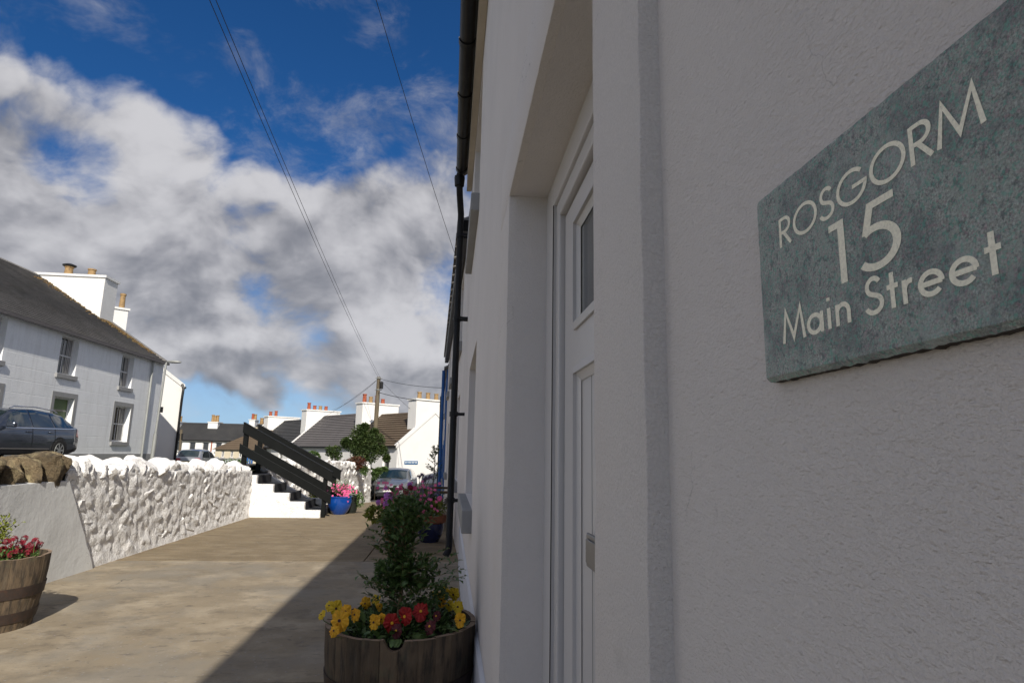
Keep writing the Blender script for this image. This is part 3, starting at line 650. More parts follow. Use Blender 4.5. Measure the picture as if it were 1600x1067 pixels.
g = MB(); g.box((0, .01, 4.20), (LA-.02, .13, 4.36), MA); g.build('gutter', 'black_plastic', tA, bevel=.02)
B_op = [(2.0, 3.0, 2.7, 3.8), (8.0, 9.0, 2.7, 3.8), (2.0, 3.0, .4, 1.6), (5.0, 6.0, -.7, 1.5), (8.0, 9.0, .4, 1.6)]
tB, MB_, LB = far_terrace_house('terraced_cottage', 'furthest cottage of the right-hand row, white with bright blue pipe and blue window trim', 20.01, 37, 4.05, -1.4, 'roughcast', B_op)
for k, h in enumerate(B_op):
    w = sash(tB, MB_, *h, .14, sill=(k != 3), bars=False)
    a0, a1, c0, c1 = h; e = .16
    MB().box((a0-e, -.01, c0), (a0-.002, .03, c1+e), MB_).box((a1+.002, -.01, c0), (a1+e, .03, c1+e), MB_).box((a0-.002, -.01, c1+.002), (a1+.002, .03, c1+e), MB_).build('blue_window_trim', 'blue_paint', w)
n = 30
for k in range(n):
    y = .1+(LB-.3)*k/n
    inst(tile, tB, MB_ @ Vector((y, 0, 4.07)) - tB.location, (0, 0, math.atan2(MB_[1][0], MB_[0][0])), (1.05, .8, .8))
MB().box((.05, .0, -1.0), (.30, .045, 4.0), MB_).build('blue_quoin', 'blue_paint', tB)
bpz = MB(); q = MB_ @ Vector((.18, .15, 0)); bpz.tube([(q.x, q.y, 3.98), (q.x, q.y, -.4)], .05, 10); bpz.build('blue_downpipe', 'blue_paint', tB, smooth=True)
q = MB_ @ Vector((9.8, .12, 0)); MB().tube([(q.x, q.y, 4.0), (q.x, q.y, -.9)], .05, 8).build('downpipe', 'black_plastic', tB, smooth=True)
cl = MB(); cl.box((-3.5-.5, -.55, 0), (-3.5+.5, .55, 1))

# ================================================================== generic gabled house
def pot(b, p, h, r, n=12): b.lathe([(r*.85, 0), (r*.95, h*.1), (r*.80, h*.85), (r, h*.88), (r, h), (r*.72, h), (r*.72, h*.9)], n, p)
def courses(b, M, x0, x1, ya, za, yb, zb, n, t=.06, skew=0):
    """stepped slate courses from eave (ya,za) up to ridge (yb,zb)"""
    d = Vector((0, yb-ya, zb-za)); s = d.normalized(); nr = Vector((0, s.z, -s.y)); nr = nr if nr.z > 0 else -nr
    for k in range(n):
        p0 = Vector((0, ya, za))+d*(k/n); p1 = Vector((0, ya, za))+d*((k+1.15)/n if k < n-1 else 1)
        q = [Vector((x0, 0, 0))+p0, Vector((x0, 0, 0))+p0+nr*t, Vector((x0, 0, 0))+p1+nr*.004, Vector((x0, 0, 0))+p1]
        b.prism([M @ v for v in q], M.to_3x3() @ Vector((x1-x0, 0, 0)))
def gabled(name, label, cat, org, ang, L, Wd, z0, eave, ridge, wallm, roofm, openings=(), depth=.15, ncourse=24, over=.15, gablem=None, ridge_pos=.5, skews=True, stacks=(), simple=True, curtain=False, margin=0, group=None, hips=(0, 0), skewm='white', gutter=True):
    """org: left end of the front facade; local x along the front, front faces local -y; stacks: (x0,x1,y0,y1,z0,z1,material,[(x,y,h,r,mat)])"""
    u = Vector((math.cos(ang), math.sin(ang), 0)); out = Vector((math.sin(ang), -math.cos(ang), 0))
    t = thing(name, label, cat, (org[0], org[1], z0), group=group)
    O = Vector((org[0], org[1], 0)); M = Matrix(((u.x, -out.x, 0, O.x), (u.y, -out.y, 0, O.y), (0, 0, 1, 0), (0, 0, 0, 1)))   # local y = into the house
    Mf = Matrix(((u.x, out.x, 0, O.x), (u.y, out.y, 0, O.y), (0, 0, 1, 0), (0, 0, 0, 1)))
    b = MB(); facade(b, O, u, out, L, z0, eave, [o[:4] for o in openings], depth)
    q = lambda *p: b.quad(*[M @ Vector(v) for v in p])
    q((L, Wd, z0), (0, Wd, z0), (0, Wd, eave), (L, Wd, eave))
    b.build('wall', wallm, t)
    yr = Wd*ridge_pos
    g = MB()
    for x, h, s in ((0, hips[0], 1), (L, hips[1], 0)):
        pts = [(x, 0, z0), (x, Wd, z0), (x, Wd, eave)] + ([] if h else [(x, yr, ridge-.02)]) + [(x, 0, eave)]
        pts = [M @ Vector(v) for v in pts]; g.quad(*(pts[::-1] if s else pts))
    g.build('gable_wall', gablem or wallm, t)
    r = MB()
    sl = (ridge-eave)/yr
    if not any(hips):
        courses(r, M, 0, L, -over, eave-over*sl+.02, yr, ridge+.02, ncourse); courses(r, M, 0, L, Wd+over, eave-over*sl+.02, yr, ridge+.02, max(4, ncourse//2))
        r.prism([M @ Vector(v) for v in ((0, yr-.12, ridge+.0), (0, yr, ridge+.10), (0, yr+.12, ridge+.0))], u*L)
    else:
        x0, x1 = hips[0], L-hips[1]; e = eave-over*sl+.02; oo = over
        A, B_, C_, D_ = (-oo if hips[0] else 0, -oo, e), (L+(oo if hips[1] else 0), -oo, e), (L+(oo if hips[1] else 0), Wd+oo, e), (-oo if hips[0] else 0, Wd+oo, e); E1, F1 = (x0, yr, ridge), (x1, yr, ridge)
        vs = [M @ Vector(v) for v in (A, B_, C_, D_, E1, F1)]; r.add(vs, [(0, 1, 5, 4), (2, 3, 4, 5), (3, 0, 4), (1, 2, 5), (0, 3, 2, 1)])
        for k in range(1, 10):
            f = k/10; a = Vector(A).lerp(Vector(E1), f); c = Vector(B_).lerp(Vector(F1), f); r.box((a.x, a.y-.02, a.z-.0), (c.x, a.y+.05, a.z+.035), M)
    rf = r.build('roof', roofm, t)
    if skews and not any(hips):
        for x in (0, L):
            k = MB(); x0, x1 = (x-.06, x+.20) if x == 0 else (x-.20, x+.06)
            for (ya, yb) in ((-over, yr), (Wd+over, yr)):
                e = eave-over*sl
                k.prism([M @ Vector(v) for v in ((x0, ya, e-.10), (x0, ya, e+.13), (x0, yb, ridge+.15), (x0, yb, ridge-.10))], u*(x1-x0))
            k.build('skew', skewm, rf)
    if gutter: MB().box((.0, -over-.09, eave-over*sl-.09), (L, -over-.002, eave-over*sl+.015), M).build('gutter', 'black_plastic', t)
    for (x0, x1, y0, y1, za, zb, sm, pots) in stacks:
        s = MB().box((x0, y0, za), (x1, y1, zb), M).build('chimney_stack', sm, t)
        MB().box((x0-.07, y0-.07, zb+.001), (x1+.07, y1+.07, zb+.11), M).build('chimney_cap', sm, s)
        for (px, py, h, rr, pm) in pots:
            pp = M @ Vector((px, py, zb+.11)); pb = MB(); pot(pb, pp, h, rr); pb.build('chimney_pot', pm, s, smooth=True)
    for o in openings:
        kind = o[4] if len(o) > 4 else 'w'
        if kind == 'w': sash(t, Mf, o[0], o[1], o[2], o[3], depth, simple=simple, curtain=curtain, margin=margin)
        else:
            d = MB(); d.box((o[0]+.06, -depth, o[2]), (o[1]-.06, -depth+.05, o[3]-.45 if margin else o[3]-.05), Mf); dd = d.build('door', 'white' if kind == 'd' else kind, t)
            f = MB(); f.box((o[0], -depth, o[2]), (o[0]+.06, -depth+.07, o[3]), Mf).box((o[1]-.06, -depth, o[2]), (o[1], -depth+.07, o[3]), Mf).box((o[0]+.06, -depth, o[3]-.06), (o[1]-.06, -depth+.07, o[3]), Mf)
            if margin: f.box((o[0]+.06, -depth, o[3]-.50), (o[1]-.06, -depth+.07, o[3]-.44), Mf)
            f.build('door_frame', 'joinery', dd)
            if margin:
                MB().box((o[0]+.06, -depth, o[3]-.44), (o[1]-.06, -depth+.02, o[3]-.06), Mf).build('fanlight', 'glass', dd)
                e = margin; mm = MB(); mm.box((o[0]-e, -.01, o[2]), (o[0]-.002, .012, o[3]+e), Mf).box((o[1]+.002, -.01, o[2]), (o[1]+e, .012, o[3]+e), Mf).box((o[0]-.002, -.01, o[3]+.002), (o[1]+.002, .012, o[3]+e), Mf)
                mm.build('door_margin', 'sill', dd)
    return t, M, Mf

# the tall white house on the left, facing across the road
H0 = 13.2
def Y(y): return y-H0
LL = 31.0-H0
ops = [(Y(19.25), Y(20.3), 3.85, 5.2), (Y(23.05), Y(24.1), 3.83, 5.2), (Y(27.2), Y(28.2), 3.80, 5.15), (Y(27.2), Y(28.45), 1.52, 3.0), (Y(23.15), Y(24.3), .72, 3.02, 'leaf_dark'), (Y(19.4), Y(20.45), 1.52, 3.0), (Y(15.2), Y(16.2), 3.83, 5.2), (Y(15.2), Y(16.3), 1.52, 3.0)]
lh, ML, MLf = gabled('town_house', 'large two-storey white house on the left with scored render and a mossy slate roof', 'house', (-13.9, H0), R(90), LL, 11.2, .4, 5.42, 9.1, 'facade', 'slate', ops, depth=.24, ncourse=36, over=.16, gablem='facade', simple=False, curtain=True, skews=False, gutter=False,
    stacks=[(LL-1.15, LL-.02, 2.6, 6.1, 6.4, 9.15, 'white', [(LL-.6, 4.6, .50, .20, 'pot_buff'), (LL-.6, 3.55, .42, .19, 'pot_buff')]), (3.0, 4.1, 4.0, 6.6, 8.0, 9.9, 'white', [(3.55, 4.8, .5, .2, 'pot_buff'), (3.55, 5.6, .5, .2, 'pot_buff')])])
# grey margins only round the ground-floor openings
for o in (ops[3], ops[4], ops[5], ops[7]):
    e = .17; a0, a1, c0, c1 = o[:4]
    MB().box((a0-e, -.01, c0), (a0-.002, .012, c1+e), MLf).box((a1+.002, -.01, c0), (a1+e, .012, c1+e), MLf).box((a0-.002, -.01, c1+.002), (a1+.002, .012, c1+e), MLf).build('opening_margin', 'sill', lh)
a0, a1, c0, c1 = ops[4][:4]
MB().box((a0+.06, -.235, c1-.50), (a1-.06, -.17, c1-.44), MLf).box((a0+.06, -.235, c1-.44), (a1-.06, -.20, c1-.06), MLf).build('fanlight', 'glass', lh)
MB().box((-.02, -.028, .4), (LL+.02, -.001, 1.02), ML).build('base_course', 'sill', lh)
cap = MB(); p = ML @ Vector((LL-.6, 4.6, 9.15+.11+.52)); cap.lathe([(.28, 0), (.30, .05), (.12, .12)], 12, p); cap.lathe([(.03, -.08), (.03, 0)], 6, p); cap.build('chimney_cowl', 'car_trim', lh, smooth=True)
v = MB(); sl = (9.1-5.42)/5.6
v.prism([ML @ Vector(q) for q in ((LL-.30, -.18, 5.42-.16*sl+.0), (LL-.30, -.18, 5.42-.16*sl+.10), (LL-.30, 5.6, 9.1+.14), (LL-.30, 5.6, 9.1+.03))], (0, .34, 0)); v.build('verge', 'slate', lh)
# lichen growing along the verge and below the chimney: lumps of real moss
ms = MB(); ico = None
for k in range(1500):
    d = random.random(); yy = .3+4.9*(d**.75); x = LL-.1-abs(random.gauss(0, .35+.5*d)); z = 5.42+yy*sl+.075
    r = random.uniform(.02, .07); p = ML @ Vector((x, yy, z)); ms.lathe([(r, -.02), (r*.8, .012), (.01, .028)], 6, p, cap=False, a0=random.random())
ms.build('moss', 'moss', lh, kind='stuff')
for yy, m_ in ((29.75, 'facade'), ):
    MB().tube([(-13.82, yy, 5.3), (-13.82, yy, .8)], .05, 8).build('downpipe', 'galv', lh, smooth=True)
MB().box((0, -.26, 5.22), (LL, -.17, 5.33), ML).build('gutter', 'slate_grey', lh)

# the next house behind it
h2, M2, M2f = gabled('stone_house', 'narrow white gable just visible behind the big left house, black pipe at its edge', 'house', (-15.0, 36), R(128), 9, 8.2, -.8, 4.75, 7.6, 'facade', 'slate_dark', gablem='gable', ncourse=16, over=.1, skews=True, gutter=True,
    stacks=[(.02, .9, 3.1, 4.2, 5.6, 8.5, 'white', [(.45, 3.35, .85, .15, 'pot_buff')])])
MB().tube([(-15.0, 35.9, 4.8), (-14.88, 35.84, 4.6), (-14.93, 35.90, 3.9), (-14.93, 35.9, -.3)], .07, 8).build('downpipe', 'black_plastic', h2, smooth=True)

# row of single-storey cottages that turns away to the left
ROW = Vector((-.6, .8, 0)); ang_row = math.atan2(-.8, .6)    # local x runs back towards us so that the front faces the street
def row_pt(L0): return Vector((-3.45, 42, 0))+ROW*L0
rows = [
 (0, 7.4, 1.78, 4.15, 'tile_brown', 'nearest single-storey cottage across the street, sunlit gable and brown tiled roof', [(-.2, 'pot_buff', 3)], -1.3),
 (7.42, 17.4, 1.72, 4.35, 'slate_grey', 'grey-roofed cottage behind the dark round tree, red pots on its end chimney', [], -1.5),
 (17.42, 26.2, 1.60, 4.15, 'slate_dark', 'dark-roofed cottage with two orange pots on its right-hand chimney', [], -1.7),
 (26.22, 31.0, 1.45, 4.0, 'slate_dark', 'far small cottage seen between the stair handrails, small twin red pots', [], -1.9)]
pots_by = [[('pot_buff', .50), ('pot_buff', .50), ('pot_buff', .48)], [('pot_red', .68), ('pot_buff', .5), ('pot_red', .62), ('pot_red', .40)], [('pot_red', .62), ('pot_red', .40), ('pot_buff', .40), ('pot_red', .40)], [('pot_red', .45), ('pot_red', .55)]]
for k, (a, bq, ev, rg, rm, lab, _, z0) in enumerate(rows):
    L = bq-a; o = row_pt(bq); Wd = 5.9
    st = L-1.0; h = [4.15+.75, 5.0, 4.85, 4.55][k]
    pots = [(L-.5, 1.75+.55*i if k else 1.9+.72*i, hh, .17, pm) for i, (pm, hh) in enumerate(pots_by[k])]
    op = [(L*.16, L*.16+.85, .0+ev-1.75, ev-.35), (L*.46, L*.46+.85, ev-2.6, ev-.35, 'd'), (L*.76, L*.76+.85, ev-1.75, ev-.35)]
    gabled('cottage', lab, 'house', (o.x, o.y), ang_row, L, Wd, z0, ev, rg, 'gable', rm, op, depth=.18, ncourse=14 if k == 0 else 18, over=.12, gablem='gable', skewm='gable', stacks=[(st, L-.01, 1.35, 4.6, 2.6, h, 'gable', pots)], gutter=True)
sn = thing('street_name_sign', 'small blue street name plate on the sunlit white gable', 'sign', at(642, 723, 41.3))
ng = Vector((.6, -.8, 0)); ug = Vector((.8, .6, 0))
def on_gable(px, py):   # where a sight line meets the gable plane through the row's near end
    r = ray(px, py); t = Vector((-3.45, 42, 0)).dot(ng)/r.dot(ng); p = r*t; return Vector((p.x, p.y, EYE+p.z))
pa, pb_ = on_gable(631.5, 725.5), on_gable(652.5, 719.5)
wS = (pb_-pa).dot(ug); zS = (pa.z+pb_.z)/2
sn.location = (pa.x, pa.y, zS-.11)
Ms = Matrix(((ug.x, -ng.x, 0, pa.x), (ug.y, -ng.y, 0, pa.y), (0, 0, 1, zS-.11), (0, 0, 0, 1)))
MB().box((0, -.04, 0), (wS, -.01, .22), Ms).build('sign_board', 'street_blue', sn)
lt = MB(); x = .06
while x < wS-.1:
    w = random.uniform(.035, .07); lt.box((x, -.046, .07), (x+w*.45, -.0405, .16), Ms).box((x+w*.45, -.046, random.choice((.07, .14))), (x+w, -.0405, .16), Ms); x += w+.03
lt.build('sign_writing', 'plate_white', sn)

# two-storey terrace at the far end of the road
fw = []
for px in (279.5, 300.5, 321.2, 341.5):
    p = at(px, 697, 80); fw.append(p.x)
oX = at(262, 690, 80).x; op = [(x-oX-.38, x-oX+.38, .95, 2.1) for x in fw]
op += [(at(319, 720, 80).x-oX-.45, at(319, 720, 80).x-oX+.45, -2.4, .35, 'bark'), (at(281, 720, 80).x-oX-.4, at(281, 720, 80).x-oX+.4, -1.2, .2), (fw[3]+1.7-oX, fw[3]+2.45-oX, .95, 2.1)]
def stk(px0, px1, ytop, pots):
    x0 = at(px0, 660, 83).x-oX; x1 = at(px1, 660, 83).x-oX; zt = at(px0, ytop, 83).z
    return (x0, x1, 2.0, 3.6, 3.0, zt, 'white', [((at(p, 655, 83).x-oX), 2.6, h, .19, m) for p, h, m in pots])
ft, MFt, MFf = gabled('terraced_house', 'far two-storey white terrace with black roof at the end of the left road', 'house', (oX, 80), 0, 19, 6, -3.5, 2.42, 4.45, 'gable', 'slate_dark', op, depth=.12, ncourse=20, over=.2, skews=False,
    stacks=[stk(270, 287, 660, [(276, .8, 'pot_buff'), (279.5, .75, 'pot_buff'), (284.5, .7, 'pot_buff')]), stk(330, 345, 660.5, [(334.5, .9, 'pot_buff'), (338, .8, 'pot_buff'), (342, .85, 'pot_buff')]), stk(393, 402, 657, [(396.5, .75, 'pot_red'), (400.5, .7, 'pot_buff')])])
q = at(330.5, 690, 79.8); MB().tube([(q.x, 79.9, 2.3), (q.x, 79.9, -3)], .07, 6).build('downpipe', 'pot_red', ft)
# stone stack of a building behind
q0, q1 = at(401, 664, 92), at(438, 664, 92)
bs = thing('brown_stone_building', 'brown stone gable head with two pots rising behind the dark roofs', 'building', (q0.x, 92, -3.5))
MB().box((q0.x, 92, -3.5), (q1.x, 99, at(401, 663, 92).z)).build('wall', 'brown_stone', bs)
MB().box((q0.x-.1, 91.9, at(401, 663, 92).z+.001), (q1.x+.1, 99.1, at(401, 661.5, 92).z)).build('coping', 'brown_stone', bs)
for px in (409, 415.5): pb = MB(); pot(pb, Vector((at(px, 660, 93).x, 93, at(401, 661.5, 92).z)), .85, .3); pb.build('chimney_pot', 'pot_buff', bs, smooth=True)
# bungalow with hipped brown roof
o = at(335, 720, 60); e = at(388, 700, 60)
bgx = e.x-o.x
bung, MBu, MBf = gabled('bungalow', 'cream bungalow with hipped brown tiled roof behind the stair handrail', 'bungalow', (o.x, 60), 0, 6.6, 7.0, -2.5, 1.38, 3.25, 'cream', 'tile_brown',
    [(.55, .8, .55, 1.15), (1.35, 1.6, .55, 1.15), (2.1, 2.35, .55, 1.15)], depth=.12, over=.25, hips=(2.7, 2.7), skews=False, gutter=False,
    stacks=[(1.9, 2.6, 2.9, 3.9, 2.4, 3.35, 'cream', [])])
# low pale wall and blue gate in front of the bungalow
gw = thing('garden_wall', 'low pale blue-grey garden wall in front of the cream bungalow', 'wall', (at(335, 725, 57).x, 57, -2))
x0, x1 = at(338, 720, 57).x, at(392, 720, 57).x
MB().box((x0, 57, -2.2), (x1, 57.25, at(360, 717, 57).z)).build('wall', 'plinth', gw); MB().box((x0-.05, 56.95, at(360, 717, 57).z+.001), (x1+.05, 57.3, at(360, 715.8, 57).z)).build('coping', 'sill', gw)
gt = thing('gate', 'small blue garden gate in the pale wall seen through the handrail', 'gate', (at(386, 722, 56.9).x, 56.9, -2))
for px in (383.5, 387, 390.5, 394):
    x = at(px, 715, 56.8).x; MB().box((x-.05, 56.8, -.6), (x+.05, 56.9, at(px, 709, 56.8).z)).build('gate_post', 'blue_paint', gt)

# ================================================================== retaining wall along the left of the terrace
wl = thing('retaining_wall', 'long lumpy whitewashed rubble wall along the left of the paving', 'wall', (-4.05, 7, 0))
def wtop(y): return 1.04-.026*(y-6.8) if y > 6.8 else 1.02
def lumpy(y0, y1, xf, thick, top, m, parent, nseg=.035, zbase=lambda y: -.05, amp=.05, edge=None, seed=0):
    ny = int((y1-y0)/nseg); nz = 30; b = MB()
    for i in range(ny+1):
        y = y0+(y1-y0)*i/ny; zt = top(y)+.05*noise.noise(Vector((y*3.1, seed, 0)))
        for j in range(nz+1):
            z = zbase(y)+(zt-zbase(y))*j/nz
            q = Vector((y*4.2, z*4.6, seed))
            c, cp = noise.voronoi(q+noise.noise_vector(q*1.3)*.35, distance_metric='DISTANCE'); d = min(1, (c[1]-c[0])*3.0); tl = noise.noise_vector(cp[0]*7.3)*1.6; fc = (q-cp[0]).dot(tl)+noise.noise(cp[0]*5.1)
            a = amp*(d*.9-.4)*.35+.020*fc*d+.018*noise.fractal(q*2.6, 1, 2, 5)+.008*noise.noise(q*9)+.005*noise.noise(q*21)
            yy = y
            if edge: yy = max(y, edge(z))
            foot = .06*max(0, 1-(z-zbase(y))/.22)
            b.v.append((xf(y)+a*(1 if z > zbase(y)+.1 else .35)+foot*.6, yy+.0, z))
        b.v.append((xf(y)-thick*.5, y, zt+.03+.03*noise.noise(Vector((y*5, 2, seed))))); b.v.append((xf(y)-thick, y, zt-.03)); b.v.append((xf(y)-thick, y, zbase(y)))
    k = nz+4
    for i in range(ny):
        for j in range(k-1): b.f.append((i*k+j, i*k+j+1, (i+1)*k+j+1, (i+1)*k+j)[::-1])
    return b.build('rubble_face', m, parent, smooth=False)
def slant(z): return 7.42-.62*min(1, max(0, z/.95))
lw = lumpy(6.7, 12.86, lambda y: -3.86, .42, wtop, 'whitewash', wl, edge=lambda z: slant(z)); 
for p in lw.data.polygons: p.use_smooth = True
# stone shapes shared by every stone
def stone_mesh(name, m, seed, sub=2, amp=.26):
    bm = bmesh.new(); bmesh.ops.create_cube(bm, size=1); bmesh.ops.subdivide_edges(bm, edges=bm.edges[:], cuts=7, use_grid_fill=True)
    for v in bm.verts: v.co = v.co.lerp(v.co.normalized()*.56, .55)
    pl = [(Vector((noise.random_unit_vector())), random.uniform(.34, .50)) for _ in range(9)]
    for v in bm.verts:
        for nrm, d in pl:
            s = v.co.dot(nrm)
            if s > d: v.co -= nrm*(s-d)
        v.co += v.co.normalized()*amp*.22*noise.noise(v.co*3.2+Vector((seed, 0, 0)))+v.co.normalized()*.05*noise.noise(v.co*6+Vector((seed, 3, 0)))+v.co.normalized()*.03*noise.noise(v.co*15+Vector((seed, 9, 0)))
    me = bpy.data.meshes.new(name); bm.to_mesh(me); bm.free(); me.materials.append(MT[m])
    for p in me.polygons: p.use_smooth = True
    me.set_sharp_from_angle(angle=R(30))
    return me
noise.seed_set(5)
WS = [stone_mesh('stone', 'whitewash', i, 3) for i in range(8)]
NS = [stone_mesh('stone', 'natural_stone', i+20, 3) for i in range(5)]
def stone(me, parent, loc, scl, rot, name='stone'):
    o = bpy.data.objects.new(name, me); col.objects.link(o); o.parent = parent; o.location = Vector(loc)-parent.location; o.scale = scl; o.rotation_euler = rot; return o
y = 6.86
while y < 12.72:
    w = random.uniform(.13, .34); h = random.choice((.17, .20, .24, .32))*random.uniform(.85, 1.1)
    stone(random.choice(WS), wl, (-4.055+random.uniform(-.03, .03), y+w/2, wtop(y)-.03+h*.16), (.40, w*1.12, h), (random.uniform(-.7, .7), random.uniform(-.35, .35), random.uniform(-.5, .5)), 'coping_stone'); y += w*.84
random.seed(11)
for k in range(95):
    z = random.uniform(.10, .93); y = random.uniform(max(7.0, slant(z)+.12), 12.7)
    w = random.uniform(.14, .50); h = random.uniform(.10, .26)
    stone(random.choice(WS), wl, (-3.92+random.uniform(-.015, .012), y, z*wtop(y)), (.115, w, h), (random.uniform(-.5, .5), random.uniform(-.25, .25), random.uniform(-.2, .2)), 'wall_stone')
# smooth rendered length of the wall, its raking end lapping over the rubble
sp = MB(); y0 = -3.0
ny = 44; nz = 10; xs = -3.815
for i in range(ny+1):
    for j in range(nz+1):
        z = .95*j/nz; ye = slant(z)+.02*noise.noise(Vector((z*9, 1, 1))); y = y0+(ye-y0)*(1-(1-i/ny)**1.5)
        sp.v.append((xs+.018*noise.noise(Vector((y*1.1, z*1.7, 4)))+.02*(1-z), y, z-.03 if j == 0 else z))
for i in range(ny+1): sp.v.append((xs-.12, sp.v[i*(nz+1)+nz][1], .96))
for j in range(nz+1): sp.v.append((xs-.12, sp.v[ny*(nz+1)+j][1], sp.v[ny*(nz+1)+j][2]))
for i in range(ny):
    for j in range(nz): a = i*(nz+1)+j; sp.f.append((a, a+nz+1, a+nz+2, a+1))
    a = (ny+1)*(nz+1)+i; t_ = i*(nz+1)+nz; sp.f.append((t_, t_+nz+1, a+1, a))
o_ = (ny+1)*(nz+1)+ny+1
for j in range(nz): a = ny*(nz+1)+j; sp.f.append((a, o_+j, o_+j+1, a+1))
sp.build('rendered_panel', 'smooth_wall', wl, smooth=True)
MB().box((-4.3, -3, -.05), (-3.95, 6.9, .97)).build('wall_core', 'smooth_wall', wl)
y = -2.4; i = 0
while y < 6.75:
    w = random.uniform(.26, .52) if y < 5.7 else random.uniform(.18, .30); h = random.uniform(.19, .25)
    if y+w > 6.95: w = 6.95-y
    stone(NS[i % 5], wl, (-4.05+random.uniform(-.02, .03), y+w/2, 1.06+random.uniform(-.02, .02)-(.03 if y > 5.8 else 0)), (.46, w*1.06, h*1.12+(.09 if y > 5.9 else 0)), (random.uniform(-.15, .15), random.uniform(-.1, .1), random.uniform(-.15, .15)), 'coping_stone'); y += w*.93; i += 1
# second whitewashed wall beyond the steps
w2 = thing('garden_wall', 'whitewashed garden wall beyond the steps, ending beside the silver hatchback', 'wall', (-3.9, 19, -.3))
def x2(y): return -3.86 if y < 14.2 else -3.86+.075*(y-14.2)
def top2(y): return .98-.022*(y-13.6)-(.35*max(0, (y-24.4)))
lw2 = lumpy(13.95, 25.3, x2, .45, top2, 'whitewash', w2, nseg=.11, zbase=lambda y: gz(y)-.05, amp=.06, seed=4)
for p in lw2.data.polygons: p.use_smooth = True
eb = MB(); zb, zt = gz(25.3)-.1, top2(25.3)
eb.box((x2(25.3)-.44, 25.28, zb), (x2(25.3)-.02, 25.34, zt-.03)); eb.build('wall_end', 'whitewash', w2)
y = 14.1
while y < 25.0:
    w = random.uniform(.26, .45); h = random.uniform(.22, .34)
    stone(random.choice(WS), w2, (x2(y)-.16, y+w/2, top2(y)+.02), (.42, w*1.1, h), (random.uniform(-.3, .3), random.uniform(-.2, .2), random.uniform(-.3, .3)), 'coping_stone'); y += w*.9
for k in range(70):
    y = random.uniform(14.2, 25.0); z = gz(y)+random.uniform(.12, .9)*(top2(y)-gz(y))
    stone(random.choice(WS), w2, (x2(y)-.05, y, z), (.2, random.uniform(.2, .4), random.uniform(.14, .26)), (random.uniform(-.5, .5), 0, 0), 'wall_stone')
# brown earth verge seen over the wall, by the far parked car
b = MB(); n = 26; kx = 10
for i in range(n+1):
    for j in range(kx+1):
        x = -19+(6.3)*i/n; yy = 33.2+4.0*j/kx
        z = uz(x, yy)-.05+.16*math.sin(math.pi*j/kx)*min(1, i/4, (n-i)/5)+.05*noise.noise(Vector((x, yy, 0)))
        b.v.append((x, yy, z))
for i in range(n):
    for j in range(kx): a = i*(kx+1)+j; b.f.append((a, a+kx+1, a+kx+2, a+1))
tag(b.build('earth_bank', 'earth', smooth=True), kind='structure')

# ================================================================== the white steps with black handrails
st = thing('steps', 'white-painted steps with dark treads leading up to the raised road', 'steps', (-3.1, 13.4, 0))
SX = [-2.50, -2.81, -3.12, -3.44, -3.77]; SZ = [.145, .305, .47, .635, .805]; SY0, SY1 = 12.88, 13.98
pts = [(-4.35, -.03)]; 
for k in range(5): pts = pts
poly = [(-4.35, SZ[4])]
for k in range(4, -1, -1): poly += [(SX[k], SZ[k]), (SX[k], SZ[k-1] if k else -.03)]
poly += [(-4.35, -.03)]
def stepped(nm, y0, y1):
    import bmesh
    bm = bmesh.new(); vs = [bm.verts.new((x, y0, z)) for x, z in poly]; f = bm.faces.new(vs); bmesh.ops.triangulate(bm, faces=[f])
    r = bmesh.ops.extrude_face_region(bm, geom=bm.faces[:]); 
    for e in r['geom']:
        if isinstance(e, bmesh.types.BMVert): e.co.y = y1
    bmesh.ops.recalc_face_normals(bm, faces=bm.faces[:])
    bmesh.ops.dissolve_limit(bm, angle_limit=.01, verts=bm.verts[:], edges=bm.edges[:])
    me = bpy.data.meshes.new(nm); bm.to_mesh(me); bm.free(); me.materials.append(MT['whitewash']); me.transform(Matrix.Translation(-st.location))
    o = bpy.data.objects.new(nm, me); col.objects.link(o); o.parent = st; m = o.modifiers.new('bevel', 'BEVEL'); m.width = .018; m.segments = 3; m.limit_method = 'ANGLE'
stepped('side_wall', SY0, SY0+.115)
for k in range(5):
    x0 = SX[k+1] if k < 4 else -4.35
    MB().box((x0-.02, SY0+.116, -.03), (SX[k]-.012, SY1-.001, SZ[k]-.006)).build('tread', 'tread', st, bevel=.012)
MB().box((-4.4, SY1, -.4), (-2.62, SY1+.13, .3)).prism([(-2.62, SY1, .1), (-3.9, SY1, .80), (-4.4, SY1, .80), (-4.4, SY1, .1)], (0, .13, 0)).build('far_side_wall', 'white', st, bevel=.015)
def handrail(y, label, dx=0, dz=0, xt=-4.08, xb=-2.46):
    t = thing('handrail', label, 'handrail', (xb, y, 0), group='black timber handrails of the steps')
    sl = (.92-1.76)/(xb-.02-xt)
    zt = lambda x: 1.79+sl*(x-xt)
    MB().box((xt-.045, y, .80), (xt+.045, y+.075, zt(xt)-.02)).build('post', 'black_paint', t, bevel=.006)
    MB().box((xb-.04, y, 0.002), (xb+.04, y+.075, zt(xb)-.03)).build('post', 'black_paint', t, bevel=.006)
    for off in (0, -.42):
        a, c = xt-(.055 if off == 0 else .09), xb+.14
        y0, y1 = (y-.034, y-.001)
        MB().prism([(a, y0, zt(a)+off-.185), (c, y0, zt(c)+off-.185), (c, y0, zt(c)+off), (a, y0, zt(a)+off)], (0, y1-y0, 0)).build('rail', 'black_paint', t, bevel=.006)
        if off == 0: MB().prism([(a, y0-.01, zt(a)+.001), (c, y0-.01, zt(c)+.001), (c, y0-.01, zt(c)+.026), (a, y0-.01, zt(a)+.026)], (0, .12, 0)).build('cap_rail', 'black_paint', t, bevel=.005)
    return t
handrail(12.95, 'near black timber handrail on the side of the white steps facing us')
